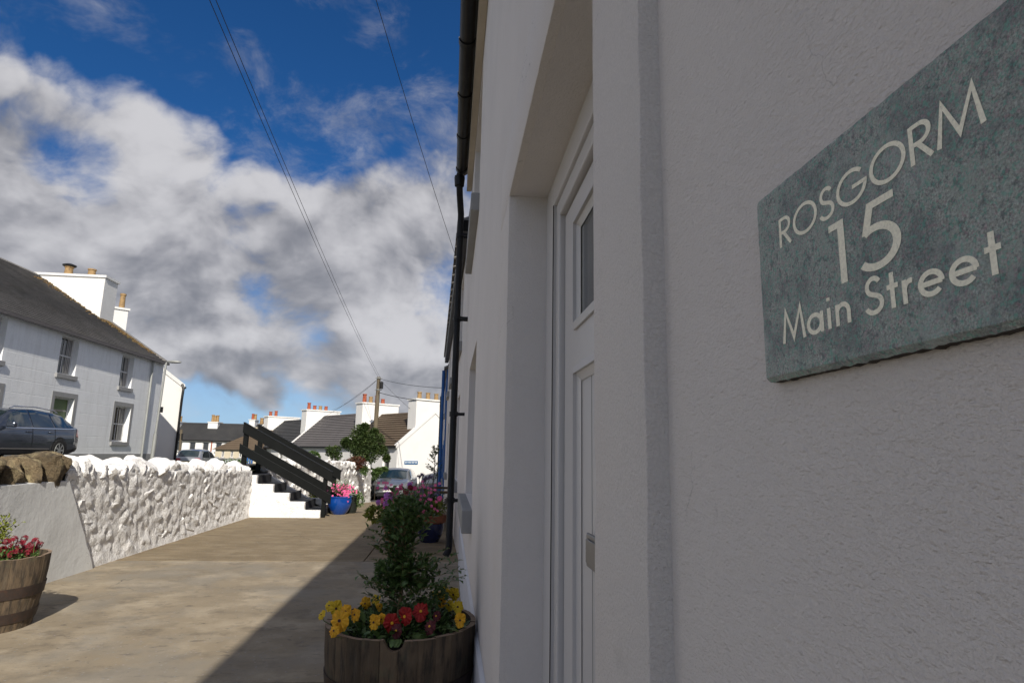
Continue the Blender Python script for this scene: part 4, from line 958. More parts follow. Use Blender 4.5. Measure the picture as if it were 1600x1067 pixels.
handrail(13.92, 'far black timber handrail behind the near one on the white steps')

# ================================================================== planting helpers
def spray(b, c, rad, n, L, w, up=.35, hollow=.35, jit=1.0, fold=.2, lobes=None):
    c = Vector(c)
    for _ in range(n):
        if lobes:
            lc, lr = random.choice(lobes); cc, rr = Vector(lc), Vector(lr)
        else: cc, rr = c, Vector(rad)
        d = Vector((random.gauss(0, 1), random.gauss(0, 1), random.gauss(0, 1))).normalized(); r = random.uniform(hollow, 1)**.6
        p = cc+Vector((d.x*rr.x, d.y*rr.y, d.z*rr.z))*r
        dd = (d+rv(.8)*jit+Vector((0, 0, up))).normalized(); s = random.uniform(.6, 1.25)
        b.leaf(p, dd, Vector((0, 0, 1))+rv(.7), L*s, w*s, fold)
def branchy(b, twig, base, tip, n_leaf, L, w, r0=.004, curve=.1):
    """a twig from base to tip with alternate leaves"""
    base, tip = Vector(base), Vector(tip); mid = (base+tip)/2+rv(curve)*(tip-base).length
    pts = [base.lerp(mid, t).lerp(mid.lerp(tip, t), t) for t in fr(0, 1, 6)]
    twig.tube(pts, [r0*(1-.7*t) for t in fr(0, 1, 6)], 5)
    for k in range(n_leaf):
        t = .18+.82*(k+random.random()*.5)/n_leaf; t = min(t, 1)
        i = min(int(t*6), 5); p = pts[i].lerp(pts[i+1], t*6-i); dr = (pts[i+1]-pts[i]).normalized()
        sd_ = dr.cross(Vector((0, 0, 1))+rv(.5)).normalized()*(1 if k % 2 else -1)
        s = random.uniform(.75, 1.2); b.leaf(p, (dr*.6+sd_+Vector((0, 0, .15))+rv(.3)), Vector((0, 0, 1))+rv(.5), L*s, w*s, .18)
# half-barrel planters: each stave a part
def barrel(loc, label, rim=.36, bot=.285, H=.5, notch=None, n=27, rot=0):
    t = thing('barrel_planter', label, 'planter', loc, group='half-barrel flower planters')
    rad = lambda z: bot+(rim-bot)*math.sin(math.pi/2*min(1, .15+.85*z/H))
    th = .024
    for k in range(n):
        a0 = 2*math.pi*k/n+rot; wv = 2*math.pi/n*random.uniform(.985, .99); dr_ = random.uniform(-.0018, .0018); dz = random.uniform(-.004, .003)
        b = MB(); nc = 7 if notch is not None else 2; zl = [0, .12, .25, .38, H]
        cols = [a0+wv*i/nc for i in range(nc+1)]
        idx = {}
        for i, a in enumerate(cols):
            zt = H+dz
            if notch is not None:
                da = (a-notch+math.pi) % (2*math.pi)-math.pi; s = da*rim
                if abs(s) < .042: zt = H-math.sqrt(max(0, .042**2-s*s))*.95-.004
            for j, z in enumerate(zl):
                z_ = z if j < 4 else zt
                for o in (0, 1):
                    r = rad(z_)+dr_-(th if o else 0)-(.0012 if i in (0, nc) and not o else 0); idx[i, j, o] = len(b.v); b.v.append((r*math.cos(a), r*math.sin(a), z_))
        for i in range(nc):
            for j in range(4):
                b.f.append((idx[i, j, 0], idx[i+1, j, 0], idx[i+1, j+1, 0], idx[i, j+1, 0])); b.f.append((idx[i, j, 1], idx[i, j+1, 1], idx[i+1, j+1, 1], idx[i+1, j, 1]))
            b.f.append((idx[i, 4, 0], idx[i+1, 4, 0], idx[i+1, 4, 1], idx[i, 4, 1]))
        for i in (0, nc):
            for j in range(4): f = (idx[i, j, 0], idx[i, j+1, 0], idx[i, j+1, 1], idx[i, j, 1]); b.f.append(f if i == 0 else f[::-1])
        o = b.build('stave', 'stave', t, world=False)
        me = o.data; me.materials.append(MT['stave_end'])
        for p in me.polygons:
            if p.normal.z > .6 and p.center.z > H-.06: p.material_index = 1
    for z0, z1 in ((.225, .300), (.055, .125)):
        b = MB(); b.lathe([(rad(z0)+.001, z0), (rad(z0)+.0055, z0), (rad(z1)+.0055, z1), (rad(z1)+.001, z1)], 54, cap=False); b.build('hoop', 'hoop', t, smooth=True, world=False)
    b = MB()
    for k in range(n): pass
    b.lathe([(.001, H-.06), (rim*.5, H-.055), (rad(H-.07)-th-.001, H-.075)], 30, cap=False)
    for i, v_ in enumerate(b.v): b.v[i] = (v_[0], v_[1], v_[2]+.012*noise.noise(Vector(v_)*14))
    b.build('soil', 'soil', t, smooth=True, world=False)
    return t
NOT = math.atan2(-.36, -.005)
barrel((-.199, 3.235, 0), 'weathered half-barrel planter in front of the downpipe, full of yellow and red pansies', notch=NOT, rot=.1)
barrel((-3.33, 5.10, 0), 'weathered half-barrel planter at the left edge, holding crimson flowers', rot=.5)

# ---- shrub in the right barrel
random.seed(21)
sh = thing('shrub', 'tall dark-leaved shrub growing in the near barrel planter', 'shrub', (-.215, 3.28, .45))
lf, tw = MB(), MB()
tw.tube([(-.222, 3.26, .44), (-.212, 3.25, .62), (-.222, 3.25, .80), (-.205, 3.26, 1.02)], [.011, .010, .008, .005], 7)
tips = []
for k in range(40):                                        # upper column
    a = random.random()*6.28; z = random.uniform(.80, 1.09); r = random.uniform(.05, .15)*(1.0 if z > .9 else .6)
    tips.append(((-.214, 3.25, z-.08), (-.214+r*math.cos(a)-.01, 3.26+r*math.sin(a), z+.03)))
for k in range(40):                                        # lower skirt, mostly to the right
    a = random.random()*6.28; z = random.uniform(.62, .80); r = random.uniform(.06, .17)
    tips.append(((-.214, 3.25, .70), (-.17+r*math.cos(a), 3.28+r*math.sin(a), z)))
for t_ in (((.095, 3.2, .74)), (.105, 3.3, .69), (.06, 3.25, .80), (.08, 3.15, .70), (.02, 3.2, .84), (.07, 3.35, .76), (-.40, 3.2, .70), (-.39, 3.25, .66), (-.42, 3.15, .73), (-.36, 3.3, .77), (-.37, 3.2, .62), (-.40, 3.25, .89), (-.39, 3.2, .93), (-.36, 3.2, .85), (-.10, 3.2, .90), (-.06, 3.3, .98)):
    tips.append(((-.214, 3.25, max(.55, t_[2]-.10)), t_))
for a_, c_ in tips: branchy(lf, tw, a_, c_, 20, .040, .019, .0026)
spray(lf, (-.215, 3.26, .95), (.10, .10, .14), 1000, .036, .019, lobes=[((-.235, 3.26, .95), (.10, .10, .07)), ((-.195, 3.26, 1.01), (.11, .10, .07)), ((-.15, 3.27, .72), (.11, .1, .07)), ((-.28, 3.27, .71), (.06, .08, .06))])
spray(lf, (-.13, 3.3, .60), (.16, .13, .07), 500, .036, .018)
lf.build('leaves', 'leaf_dark', sh, kind='stuff'); tw.build('stem', 'twig', sh, smooth=True)

# ---- pansies: each bloom a thing with its petals
def petal_mesh(m, kind):
    b = MB(); n = 9; W_, H_ = (.62, .62) if kind == 0 else (.74, .60)
    b.v = [(0, 0, 0)]
    for k in range(n+1):
        a = -1.0+2.0*k/n; r = H_*(1-.12*abs(a)**3+.07*math.sin(a*7)); x = math.sin(a*1.15)*W_*.62*(1); y = math.cos(a*.95)*r
        b.v.append((x*.5, y*.5, .06*math.cos(a*2)+.04*math.sin(a*7))); b.v.append((x, y, -.05+.10*math.sin(a*9+kind)))
    for k in range(n):
        b.f.append((0, 1+2*k+2, 1+2*k)); b.f.append((1+2*k, 1+2*k+2, 2+2*k+2, 2+2*k))
    me = b.mesh('petal'); me.materials.append(MT[m])
    for p in me.polygons: p.use_smooth = True
    return me
PM = {m: petal_mesh(m, 0) for m in ('petal_yellow', 'petal_lemon', 'petal_red', 'petal_maroon', 'petal_crimson', 'petal_pink', 'petal_purple')}
eyeb = MB(); eyeb.v = [(0, 0, .075)]+[(.13*math.cos(k*math.pi/4)*(1.2 if k in (5, 6, 7) else 1), .13*math.sin(k*math.pi/4)-.02, .062) for k in range(8)]; eyeb.f = [(0, 1+k, 1+(k+1) % 8) for k in range(8)]
eye_me = eyeb.mesh('eye'); eye_me.materials.append(MT['pansy_eye'])
eye_y = eyeb.mesh('eye'); eye_y.materials.append(MT['petal_yellow'])
def pansy(p, face, size, m, label, group='pansies in the near barrel planter'):
    p = Vector(p); t = thing('pansy', label, 'flower', p, group=group)
    f = Vector(face).normalized(); q = f.to_track_quat('Z', 'Y')
    upl = q.inverted() @ Vector((0, 0, 1)); base = math.atan2(upl.y, upl.x)-math.pi/2
    from mathutils import Quaternion
    for k, (ang, sc, z) in enumerate(((28, 1.0, -.010), (-28, 1.0, -.012), (100, .86, -.004), (-100, .86, -.006), (180, 1.08, .002))):
        rq = q @ Quaternion((0, 0, 1), base+R(ang+random.uniform(-9, 9))) @ Quaternion((1, 0, 0), R(random.uniform(-20, 14)))
        o = bpy.data.objects.new('petal', PM[m]); col.objects.link(o); o.parent = t; o.rotation_mode = 'QUATERNION'; o.rotation_quaternion = rq
        s = size*sc*random.uniform(.92, 1.08); o.scale = (s, s, s); o.location = f*z*size
    o = bpy.data.objects.new('eye', eye_y if m in ('petal_red', 'petal_maroon') else eye_me); col.objects.link(o); o.parent = t; o.rotation_mode = 'QUATERNION'; o.rotation_quaternion = q @ Quaternion((0, 0, 1), base); o.scale = (size*.75,)*3
    o.location = f*.006
    b = MB(); g_ = Vector((p.x*.6-.199*.4, p.y*.6+3.235*.4, .43)) if p.y < 4 else p-Vector((0, 0, .2))
    b.tube([p-f*.004, p-f*.02-Vector((0, 0, .02)), p.lerp(g_, .6), g_], .0018, 5); b.build('stem', 'leaf_mid', t)
    return t
def P_(px, py, y): return at(px, py, y)
pans = [
 ((531, 969), 2.96, 1.35, 'petal_yellow', 'large golden pansy over the left rim of the near barrel'),
 ((522, 985), 2.93, .8, 'petal_yellow', 'golden pansy hanging just below the large golden one on the barrel rim'),
 ((540, 955), 3.05, 1.0, 'petal_yellow', 'golden pansy right behind the large one over the left rim'),
 ((525, 950), 3.12, 1.05, 'petal_lemon', 'lemon pansy above the large golden bloom at the barrel left'),
 ((503, 960), 3.06, .65, 'petal_lemon', 'small lemon bloom sticking out furthest left of the barrel'),
 ((515, 946), 3.2, .75, 'petal_lemon', 'small yellow pansy at the upper left of the barrel flowers'),
 ((555, 960), 3.05, .85, 'petal_yellow', 'half-turned golden pansy between the left cluster and the leaves'),
 ((571, 942), 3.35, .9, 'petal_yellow', 'golden pansy at the back rim left of the shrub stem'),
 ((587, 937), 3.40, .85, 'petal_lemon', 'yellow pansy at the back rim beside the shrub stem'),
 ((593, 947), 3.30, .6, 'petal_yellow', 'small golden pansy low beside the shrub stem'),
 ((585, 971), 3.0, .95, 'petal_yellow', 'golden-orange pansy in the middle left of the red ones'),
 ((597, 966), 3.02, .7, 'petal_yellow', 'small orange pansy touching the big red cluster'),
 ((612, 972), 2.98, 1.25, 'petal_red', 'large bright red pansy at the left of the red cluster'),
 ((633, 962), 2.99, 1.15, 'petal_red', 'bright red pansy at the right of the red cluster'),
 ((619, 985), 2.95, .9, 'petal_maroon', 'dark red pansy hanging low in the red cluster by the notch'),
 ((657, 955), 3.1, 1.25, 'petal_red', 'lone deep red pansy right of the central cluster'),
 ((672, 978), 2.95, .95, 'petal_maroon', 'maroon pansy low near the right front rim'),
 ((682, 962), 3.1, .7, 'petal_maroon', 'small faded maroon pansy above the low maroon one'),
 ((695, 925), 3.42, 1.0, 'petal_lemon', 'yellow pansy tucked under the shrub at back right'),
 ((709, 928), 3.40, 1.05, 'petal_lemon', 'yellow pansy highest at the back right of the barrel'),
 ((690, 938), 3.35, .95, 'petal_yellow', 'orange-yellow pansy below the back right yellow ones'),
 ((680, 930), 3.45, .8, 'petal_lemon', 'small yellow pansy left in the back right cluster'),
 ((715, 948), 3.22, .95, 'petal_lemon', 'lemon pansy leaning on the right inner rim of the barrel'),
 ((719, 968), 3.03, .9, 'petal_yellow', 'golden pansy against the right front rim of the barrel'),
 ((702, 945), 3.3, .75, 'petal_lemon', 'yellow pansy in the centre of the right-hand cluster')]
for (px, py), y, s, m, lab in pans:
    fdir = Vector((random.uniform(-.45, .25), -1, random.uniform(.05, .7)))
    pansy(P_(px, py, y), fdir, .055*s, m, lab)
# pansy leaves, each a part
pl = thing('pansy_foliage', 'mass of dark green pansy leaves filling the near barrel', 'plant', (-.199, 3.235, .45))
def broad_leaf(m, L=1.0, W_=.55):
    b = MB(); n = 6
    for i in range(n+1):
        t = i/n; w = W_*math.sin(math.pi*min(1, t*.92+.05))**.8*.5*(1+.12*((i % 2)*2-1)); z = -.25*t*t
        b.v += [(-w, t*L, z+.10*w*2), (0, t*L, z), (w, t*L, z+.10*w*2)]
    for i in range(n): o = 3*i; b.f += [(o, o+1, o+4, o+3), (o+1, o+2, o+5, o+4)]
    me = b.mesh('leaf'); me.materials.append(MT[m])
    for p in me.polygons: p.use_smooth = True
    return me
BL = [broad_leaf('leaf_dark'), broad_leaf('leaf_mid', 1, .48), broad_leaf('leaf_dark', 1, .7)]
def leaf_obj(me, parent, p, d, size):
    q = Vector(d).normalized().to_track_quat('Y', 'Z'); o = bpy.data.objects.new('leaf', me); col.objects.link(o); o.parent = parent; o.location = Vector(p)-parent.location; o.rotation_mode = 'QUATERNION'; o.rotation_quaternion = q; o.scale = (size, size, size); return o
for k in range(250):
    a = random.random()*6.28; r = .315*math.sqrt(random.random()); p = Vector((-.199+r*math.cos(a), 3.235+r*math.sin(a), .455+random.uniform(0, .055)+.03*(1-r/.315)))
    d = Vector((math.cos(a)*.6, math.sin(a)*.6, .45))+rv(.75); leaf_obj(random.choice(BL), pl, p, d, random.uniform(.04, .068))
b = MB(); spray(b, (-.199, 3.235, .485), (.31, .31, .04), 1200, .030, .017, hollow=.0); b.build('small_leaves', 'leaf_dark', pl, kind='stuff')
for k in range(4): leaf_obj(BL[k % 2], pl, (-.215+.012*k, 2.905, .50), (random.uniform(-.4, .4), -.7, -.25), .042)

# ---- left barrel: yellow-green shrub and crimson flowers
ls = thing('shrub', 'yellow-green leafy shrub in the left barrel planter at the photo edge', 'shrub', (-3.42, 5.1, .45))
lf, tw = MB(), MB()
for k in range(46):
    a = random.random()*6.28; r = random.uniform(.05, .22); z = random.uniform(.56, .80)
    branchy(lf, tw, (-3.42, 5.1, .46), (-3.42+r*math.cos(a), 5.12+r*math.sin(a), z), 14, .036, .018, .003)
spray(lf, (-3.42, 5.12, .62), (.17, .17, .12), 500, .035, .018)
lf.build('leaves', 'leaf_yellow', ls, kind='stuff'); tw.build('stem', 'bark', ls, smooth=True)
lp = thing('geranium_foliage', 'dark leaves beneath the crimson flowers in the left barrel', 'plant', (-3.33, 5.1, .44))
b = MB(); spray(b, (-3.33, 5.1, .475), (.29, .29, .045), 1500, .035, .022, hollow=0); b.build('leaves', 'leaf_dark', lp, kind='stuff')
fl = [(22, 843, 'lilac-tinted'), (38, 841, ''), (29, 850, ''), (14, 852, ''), (55, 845, ''), (62, 851, ''), (47, 852, ''), (40, 857, ''), (33, 862, ''), (25, 861, ''), (50, 858, ''), (5, 858, ''), (2, 866, ''), (18, 866, ''), (44, 864, ''), (10, 846, ''), (36, 848, ''), (57, 857, '')]
def flower_cluster(p, r, m, name, label, cat, group, n=16, fs=.012, stem=.1):
    t = thing(name, label, cat, p, group=group); b = MB()
    for k in range(n):
        d = Vector((random.gauss(0, 1), random.gauss(0, 1)-.4, random.gauss(0, 1)+.3)).normalized(); q = Vector(p)+d*r*random.uniform(.6, 1)
        s = d.orthogonal().normalized(); u = d.cross(s)
        for j in range(5):
            a = j*1.2566+k; e1 = s*math.cos(a)+u*math.sin(a); e2 = s*math.cos(a+.9)+u*math.sin(a+.9)
            b.add([q, q+e1*fs+d*.003, q+(e1+e2)*.62*fs+d*.001, q+e2*fs+d*.003], [(0, 1, 2, 3)])
    b.build('petals', m, t)
    b = MB(); b.tube([Vector(p), Vector(p)-Vector((0, 0, stem))], .0025, 5); b.build('stem', 'leaf_mid', t); return t
for k, (px, py, _) in enumerate(fl):
    p = at(px, py, 4.98+random.uniform(0, .2)); hgt = p.z
    rank = sorted(range(len(fl)), key=lambda i: fl[i][0]).index(k); ORD = ['leftmost', 'second', 'third', 'fourth', 'fifth', 'sixth', 'seventh', 'eighth', 'ninth', 'tenth', 'eleventh', 'twelfth', 'thirteenth', 'fourteenth', 'fifteenth', 'sixteenth', 'seventeenth', 'rightmost']
    flower_cluster(p, .026, 'petal_crimson', 'crimson_flower', 'small crimson flower over the left barrel, %s%s of the eighteen' % (ORD[rank], '' if rank in (0, 17) else ' from the left'), 'flower', 'crimson flowers in the left barrel', stem=max(.03, p.z-.47), fs=.011)

# ================================================================== pots beside the steps
bp = thing('glazed_pot', 'bright blue glazed pot at the foot of the black handrail', 'flower pot', (-2.27, 13.72, 0))
b = MB(); b.lathe([(.135, 0), (.185, .06), (.235, .17), (.255, .27), (.245, .32), (.25, .345), (.262, .36), (.255, .372), (.225, .365), (.215, .30)], 32, (-2.27, 13.72, 0)); b.build('pot_body', 'blue_glaze', bp, smooth=True)
MB().lathe([(.001, .32), (.215, .315)], 20, (-2.27, 13.72, 0), cap=False).build('soil', 'soil', bp)
fp = thing('flowering_plant', 'bushy plant with bright pink flowers growing in the blue glazed pot', 'plant', (-2.27, 13.72, .33))
lf, tw, pk = MB(), MB(), MB()
for k in range(90):
    a = random.random()*6.28; r = random.uniform(.03, .27); z = random.uniform(.45, .72)
    tip = (-2.24+r*math.cos(a), 13.72+r*math.sin(a), z); branchy(lf, tw, (-2.27, 13.72, .34), tip, 9, .055, .014, .003)
def dots(b, pts, fs):
    for q in pts:
        d = (Vector((0, -1, .4))+rv(.7)).normalized(); s = d.orthogonal().normalized(); u = d.cross(s)
        for j in range(5):
            a = j*1.2566; e1 = s*math.cos(a)+u*math.sin(a); e2 = s*math.cos(a+1.0)+u*math.sin(a+1.0)
            b.add([q, q+e1*fs, q+(e1+e2)*.66*fs+d*.004, q+e2*fs], [(0, 1, 2, 3)])
dots(pk, [at(random.gauss(535, 8), random.gauss(768, 5), 13.55+random.uniform(0, .2)) for _ in range(62)]+[at(random.gauss(541, 4), random.gauss(773, 6), 13.55) for _ in range(26)]+[at(random.gauss(534, 9), random.gauss(762, 4), 13.6) for _ in range(22)], .020)
lf.build('leaves', 'leaf_mid', fp, kind='stuff'); tw.build('stem', 'leaf_mid', fp); pk.build('flowers', 'petal_pink', fp, kind='stuff')
dpz = thing('plant_pot', 'dark pot with trailing greenery just behind the blue glazed pot', 'flower pot', (-2.10, 14.02, 0))
MB().lathe([(.13, 0), (.17, .15), (.20, .34), (.21, .36), (.18, .36), (.17, .3)], 20, (-2.10, 14.02, 0)).build('pot_body', 'dark_pot', dpz, smooth=True)
tp = thing('trailing_plant', 'dark trailing plant spilling from the pot behind the blue one', 'plant', (-2.05, 14.0, .34))
b = MB(); spray(b, (0, 0, 0), (1, 1, 1), 420, .055, .028, lobes=[((-2.05, 14.0, .38), (.2, .15, .07)), ((-1.90, 13.95, .26), (.1, .1, .12))]); b.build('leaves', 'leaf_dark', tp, kind='stuff')
yp = thing('plant_trough', 'orange clay trough on the ground behind the lower handrail post', 'planter', (-2.78, 14.35, 0))
b = MB(); b.box((-3.02, 14.2, 0), (-2.45, 14.5, .12)); b.build('trough', 'terracotta', yp, bevel=.01); MB().box((-2.99, 14.23, .121), (-2.48, 14.47, .128)).build('soil', 'soil', yp)
yb = thing('leafy_plant', 'yellow-green leafy plant behind the black handrail by the steps', 'plant', (-2.8, 14.35, .12))
b = MB(); spray(b, (-2.80, 14.35, .27), (.28, .16, .16), 900, .06, .028, hollow=.1); b.build('leaves', 'leaf_yellow', yb, kind='stuff')
b = MB(); b.tube([(-2.8, 14.35, .11), (-2.8, 14.35, .3)], .008, 5); b.build('stem', 'bark', yb)

# ================================================================== planters against the right-hand houses, bench behind
tcp = thing('terracotta_pot', 'terracotta pot of mauve and pink flowers behind the near shrub', 'flower pot', (-.66, 8.95, 0))
MB().lathe([(.14, 0), (.20, .26), (.225, .27), (.235, .34), (.20, .34), (.19, .28)], 24, (-.66, 8.95, 0)).build('pot_body', 'terracotta', tcp, smooth=True)
MB().lathe([(.001, .31), (.19, .305)], 20, (-.66, 8.95, 0), cap=False).build('soil', 'soil', tcp)
pt = thing('flowering_plant', 'petunia-like plant with mauve and pink blooms in the terracotta pot', 'plant', (-.66, 8.95, .31))
lf, tw = MB(), MB(); random.seed(31)
for k in range(120):
    a = random.random()*6.28; r = random.uniform(.05, .33); z = random.uniform(.40, .74)-.15*(r/.33)
    branchy(lf, tw, (-.66, 8.95, .32), (-.66+r*math.cos(a)+.02, 8.95+r*math.sin(a), z), 10, .05, .026, .004)
spray(lf, (-.66, 8.95, .52), (.30, .28, .16), 900, .05, .028)
lf.build('leaves', 'leaf_mid', pt, kind='stuff'); tw.build('stem', 'leaf_mid', pt)
yl = MB(); spray(yl, (-.98, 8.85, .46), (.12, .12, .09), 160, .075, .06); yl.build('pale_leaves', 'leaf_yellow', pt, kind='stuff')
def bloom_group(parent_label, pts, m, name, cat, group):
    for (px, py, y, s, lab) in pts:
        flower_cluster(at(px, py, y), .038*s, m, name, lab, cat, group, n=26, fs=.026*s, stem=.07)
bloom_group('', [(607, 776, 8.6, 1.5, 'largest mauve bloom at the upper left of the terracotta pot plant'), (603, 787, 8.6, .9, 'mauve bloom directly below the largest mauve one'), (591, 785, 8.6, .8, 'small mauve-pink bloom furthest left over the terracotta pot'), (603, 763, 8.8, .7, 'small mauve bloom above the largest mauve one, beside the car grille'), (640, 757, 8.9, .8, 'mauve bloom at the top of the terracotta pot plant')], 'petal_purple', 'mauve_bloom', 'flower', 'mauve blooms over the terracotta pot')
bloom_group('', [(619, 766, 8.7, 1.0, 'pink bloom just right of the hatchback bumper'), (627, 762, 8.8, .8, 'pink bloom near the top centre of the pot plants'), (635, 769, 8.7, .9, 'red-pink bloom right of the top centre'), (612, 771, 8.7, .7, 'small pink bloom beside the large mauve one'), (687, 779, 9.2, .9, 'deep pink bloom furthest right, against the black downpipe'), (648, 763, 9.0, .8, 'pink bloom left of the dark bench arm'), (644, 772, 8.7, .6, 'small pale pink bloom below the bench arm')], 'petal_pink', 'pink_bloom', 'flower', 'pink blooms over the pot plants')
bloom_group('', [(634, 768, 8.6, .9, 'crimson bloom in the middle of the pink ones'), (641, 762, 8.8, .9, 'crimson bloom at the top of the pot plants')], 'petal_crimson', 'crimson_bloom', 'flower', 'crimson blooms over the pot plants')
nvp = thing('glazed_pot', 'navy glazed pot with brown clay rim standing by the wall', 'flower pot', (-.245, 9.65, 0))
MB().lathe([(.13, 0), (.18, .10), (.205, .22), (.20, .27)], 24, (-.245, 9.65, 0)).build('pot_body', 'blue_dark', nvp, smooth=True)
MB().lathe([(.20, .271), (.232, .29), (.24, .38), (.225, .395), (.19, .39), (.19, .32)], 24, (-.245, 9.65, 0)).build('pot_rim', 'terracotta', nvp, smooth=True)
np_ = thing('flowering_plant', 'tall mixed green plant in the navy pot beside the black downpipe', 'plant', (-.245, 9.65, .36))
lf, tw = MB(), MB()
for k in range(110):
    a = random.random()*6.28; r = random.uniform(.03, .26); z = random.uniform(.45, .80)
    branchy(lf, tw, (-.26, 9.65, .36), (-.26+r*math.cos(a), 9.65+r*math.sin(a), z), 10, .055, .02, .004)
lf.build('leaves', 'leaf_mid', np_, kind='stuff'); tw.build('stem', 'leaf_mid', np_)
yl = MB(); spray(yl, (-.14, 9.5, .50), (.13, .12, .09), 260, .05, .032); yl.build('pale_leaves', 'leaf_yellow', np_, kind='stuff')
sp_ = MB(); dots(sp_, [at(random.uniform(590, 690), random.uniform(752, 800), random.uniform(8.5, 9.1)) for _ in range(70)], .020); sp_.build('small_flowers', 'petal_pink', np_, kind='stuff')
dk = MB(); dots(dk, [at(random.gauss(664, 10), random.gauss(772, 6), random.uniform(9.4, 9.8)) for _ in range(60)], .02); dk.build('dusky_flowers', 'petal_pale', np_, kind='stuff')
# bench
bn = thing('bench', 'dark stained wooden bench set against the white houses, mostly behind the flowers', 'bench', (-.2, 11.6, 0))
for y in (10.95, 12.35):
    MB().box((-.50, y, .0), (-.43, y+.07, .62)).build('leg', 'bench_wood', bn, bevel=.005)
    MB().box((.02, y, .0), (.09, y+.07, .88)).build('leg', 'bench_wood', bn, bevel=.005)
    ab = MB(); pts = [(-.53, .60), (-.40, .655), (-.2, .665), (.0, .66), (.0, .62), (-.2, .62), (-.40, .61), (-.53, .57)]
    ab.prism([(x, y-.01, z) for x, z in pts], (0, .09, 0)); ab.build('armrest', 'bench_wood', bn, bevel=.006)
for k in range(5): MB().box((-.50+.11*k, 10.97, .42), (-.41+.11*k, 12.40, .445)).build('seat_slat', 'bench_wood', bn, bevel=.003)
for k in range(3): MB().box((.022, 11.03, .54+.12*k), (.048, 12.34, .62+.12*k)).build('back_slat', 'bench_wood', bn, bevel=.003)
# agapanthus heads and a small tree in pots beyond the bench
ag = thing('agapanthus', 'tall stems with round dusky violet heads beyond the bench', 'plant', (-.60, 13.0, 0))
MB().lathe([(.13, 0), (.17, .25), (.18, .27), (.15, .27)], 18, (-.60, 13.0, 0)).build('pot', 'terracotta', ag, smooth=True)
for px, py in ((655, 744), (660, 742), (667, 747), (673, 744), (663, 750)):
    p = at(px, py, 13.0); s = MB(); s.tube([(-.60, 13.0, .25), Vector((-.6, 13, .25)).lerp(p, .5)+Vector((.02, 0, .05)), p], .006, 5); so_ = s.build('flower_stem', 'leaf_mid', ag)
    h = MB()
    for k in range(34):
        d = Vector((random.gauss(0, 1), random.gauss(0, 1), random.gauss(0, 1)-.2)).normalized(); h.leaf(p, d, rv(), random.uniform(.05, .075), .018)
    h.build('flower_head', 'petal_pale', so_)
lf = MB(); spray(lf, (-.58, 13.0, .38), (.22, .2, .16), 220, .16, .022); lf.build('leaves', 'leaf_mid', ag, kind='stuff')
yt = thing('potted_tree', 'slender young tree with sparse leaves at the end of the white row', 'tree', (-.38, 14.6, 0))
MB().lathe([(.14, 0), (.18, .28), (.19, .30), (.16, .30)], 18, (-.38, 14.6, 0)).build('pot', 'blue_dark', yt, smooth=True)
lf, tw = MB(), MB(); c0 = at(679, 735, 14.6)
tw.tube([(-.38, 14.6, .25), (c0.x, 14.6, .9), at(680, 702, 14.6)], [.014, .011, .004], 6)
for k in range(30):
    z = random.uniform(.75, 1.45); w = .20*(1-abs(z-1.0)/.62); a = random.random()*6.28
    branchy(lf, tw, (c0.x, 14.6, z-.10), (c0.x+w*math.cos(a)*1.1, 14.6+w*math.sin(a), z+.03), 8, .06, .038, .004)
lf.build('leaves', 'leaf_mid', yt, kind='stuff'); tw.build('stem', 'bark', yt, smooth=True)

# ================================================================== trees and shrubs behind the second wall
def tree(name, label, base, zb, lobes, n, L, m, trunk=.07, cat='tree', stems=5, hollow=.25):
    t = thing(name, label, cat, (base[0], base[1], zb)); tw = MB(); lf = MB()
    zc = sum(l[0][2] for l in lobes)/len(lobes)
    tw.tube([(base[0], base[1], zb), (base[0]+.02, base[1], zb+(zc-zb)*.5), (base[0], base[1], zc)], [trunk, trunk*.75, trunk*.4], 8)
    for lc, lr in lobes: tw.tube([(base[0], base[1], zb+(zc-zb)*.4), Vector((base[0], base[1], zc)).lerp(Vector(lc), .5), lc], [trunk*.5, trunk*.35, trunk*.1], 6)
    spray(lf, None or (0, 0, 0), (1, 1, 1), n, L, L*.55, lobes=lobes, hollow=hollow)
    tw.build('trunk', 'bark', t, smooth=True); lf.build('crown', m, t, kind='stuff'); return t
random.seed(41)
def lobe(px, py, y, rx, rz): p = at(px, py, y); return ((p.x, p.y, p.z), (rx*y/960, rx*y/960, rz*y/960))
YT = 33.0
lob = [lobe(569, 698, YT, 19, 20), lobe(563, 698, YT, 17, 15), lobe(567, 684, YT, 15, 15), lobe(563, 676, YT, 13, 12), lobe(550, 693, YT, 14, 12), lobe(572, 690, YT+.3, 16, 14), lobe(590, 690, YT, 11, 13), lobe(562, 710, YT, 13, 12), lobe(578, 710, YT, 13, 13), lobe(540, 692, YT, 7, 7), lobe(596, 704, YT, 9, 8), lobe(604, 716, YT, 5, 5), lobe(570, 667, YT, 6, 5), lobe(585, 675, YT, 6, 5)]
tree('round_tree', 'dark round bushy tree in front of the brown-roofed cottage', (at(571, 735, YT).x, YT), -.7, lob, 15000, .105, 'leaf_tree', .06, hollow=.12)
YT = 27.5
lob = [lobe(516, 703, YT, 7, 5), lobe(526, 702, YT, 6, 5), lobe(520, 711, YT, 7, 5), lobe(529, 712, YT, 5, 5), lobe(514, 708, YT, 4, 4)]
tree('small_tree', 'small sparse-leaved tree left of the dark round one', (at(527, 728, YT).x, YT), -.2, lob, 1100, .09, 'leaf_tree', .035, hollow=.1)
tree('round_bush', 'small clipped bush against the cottage wall above the handrail', (at(488, 722, 30).x, 30), -.1, [lobe(488, 715, 30, 11, 9)], 1500, .08, 'leaf_mid', .03, cat='bush', hollow=.7)
YT = 22.5
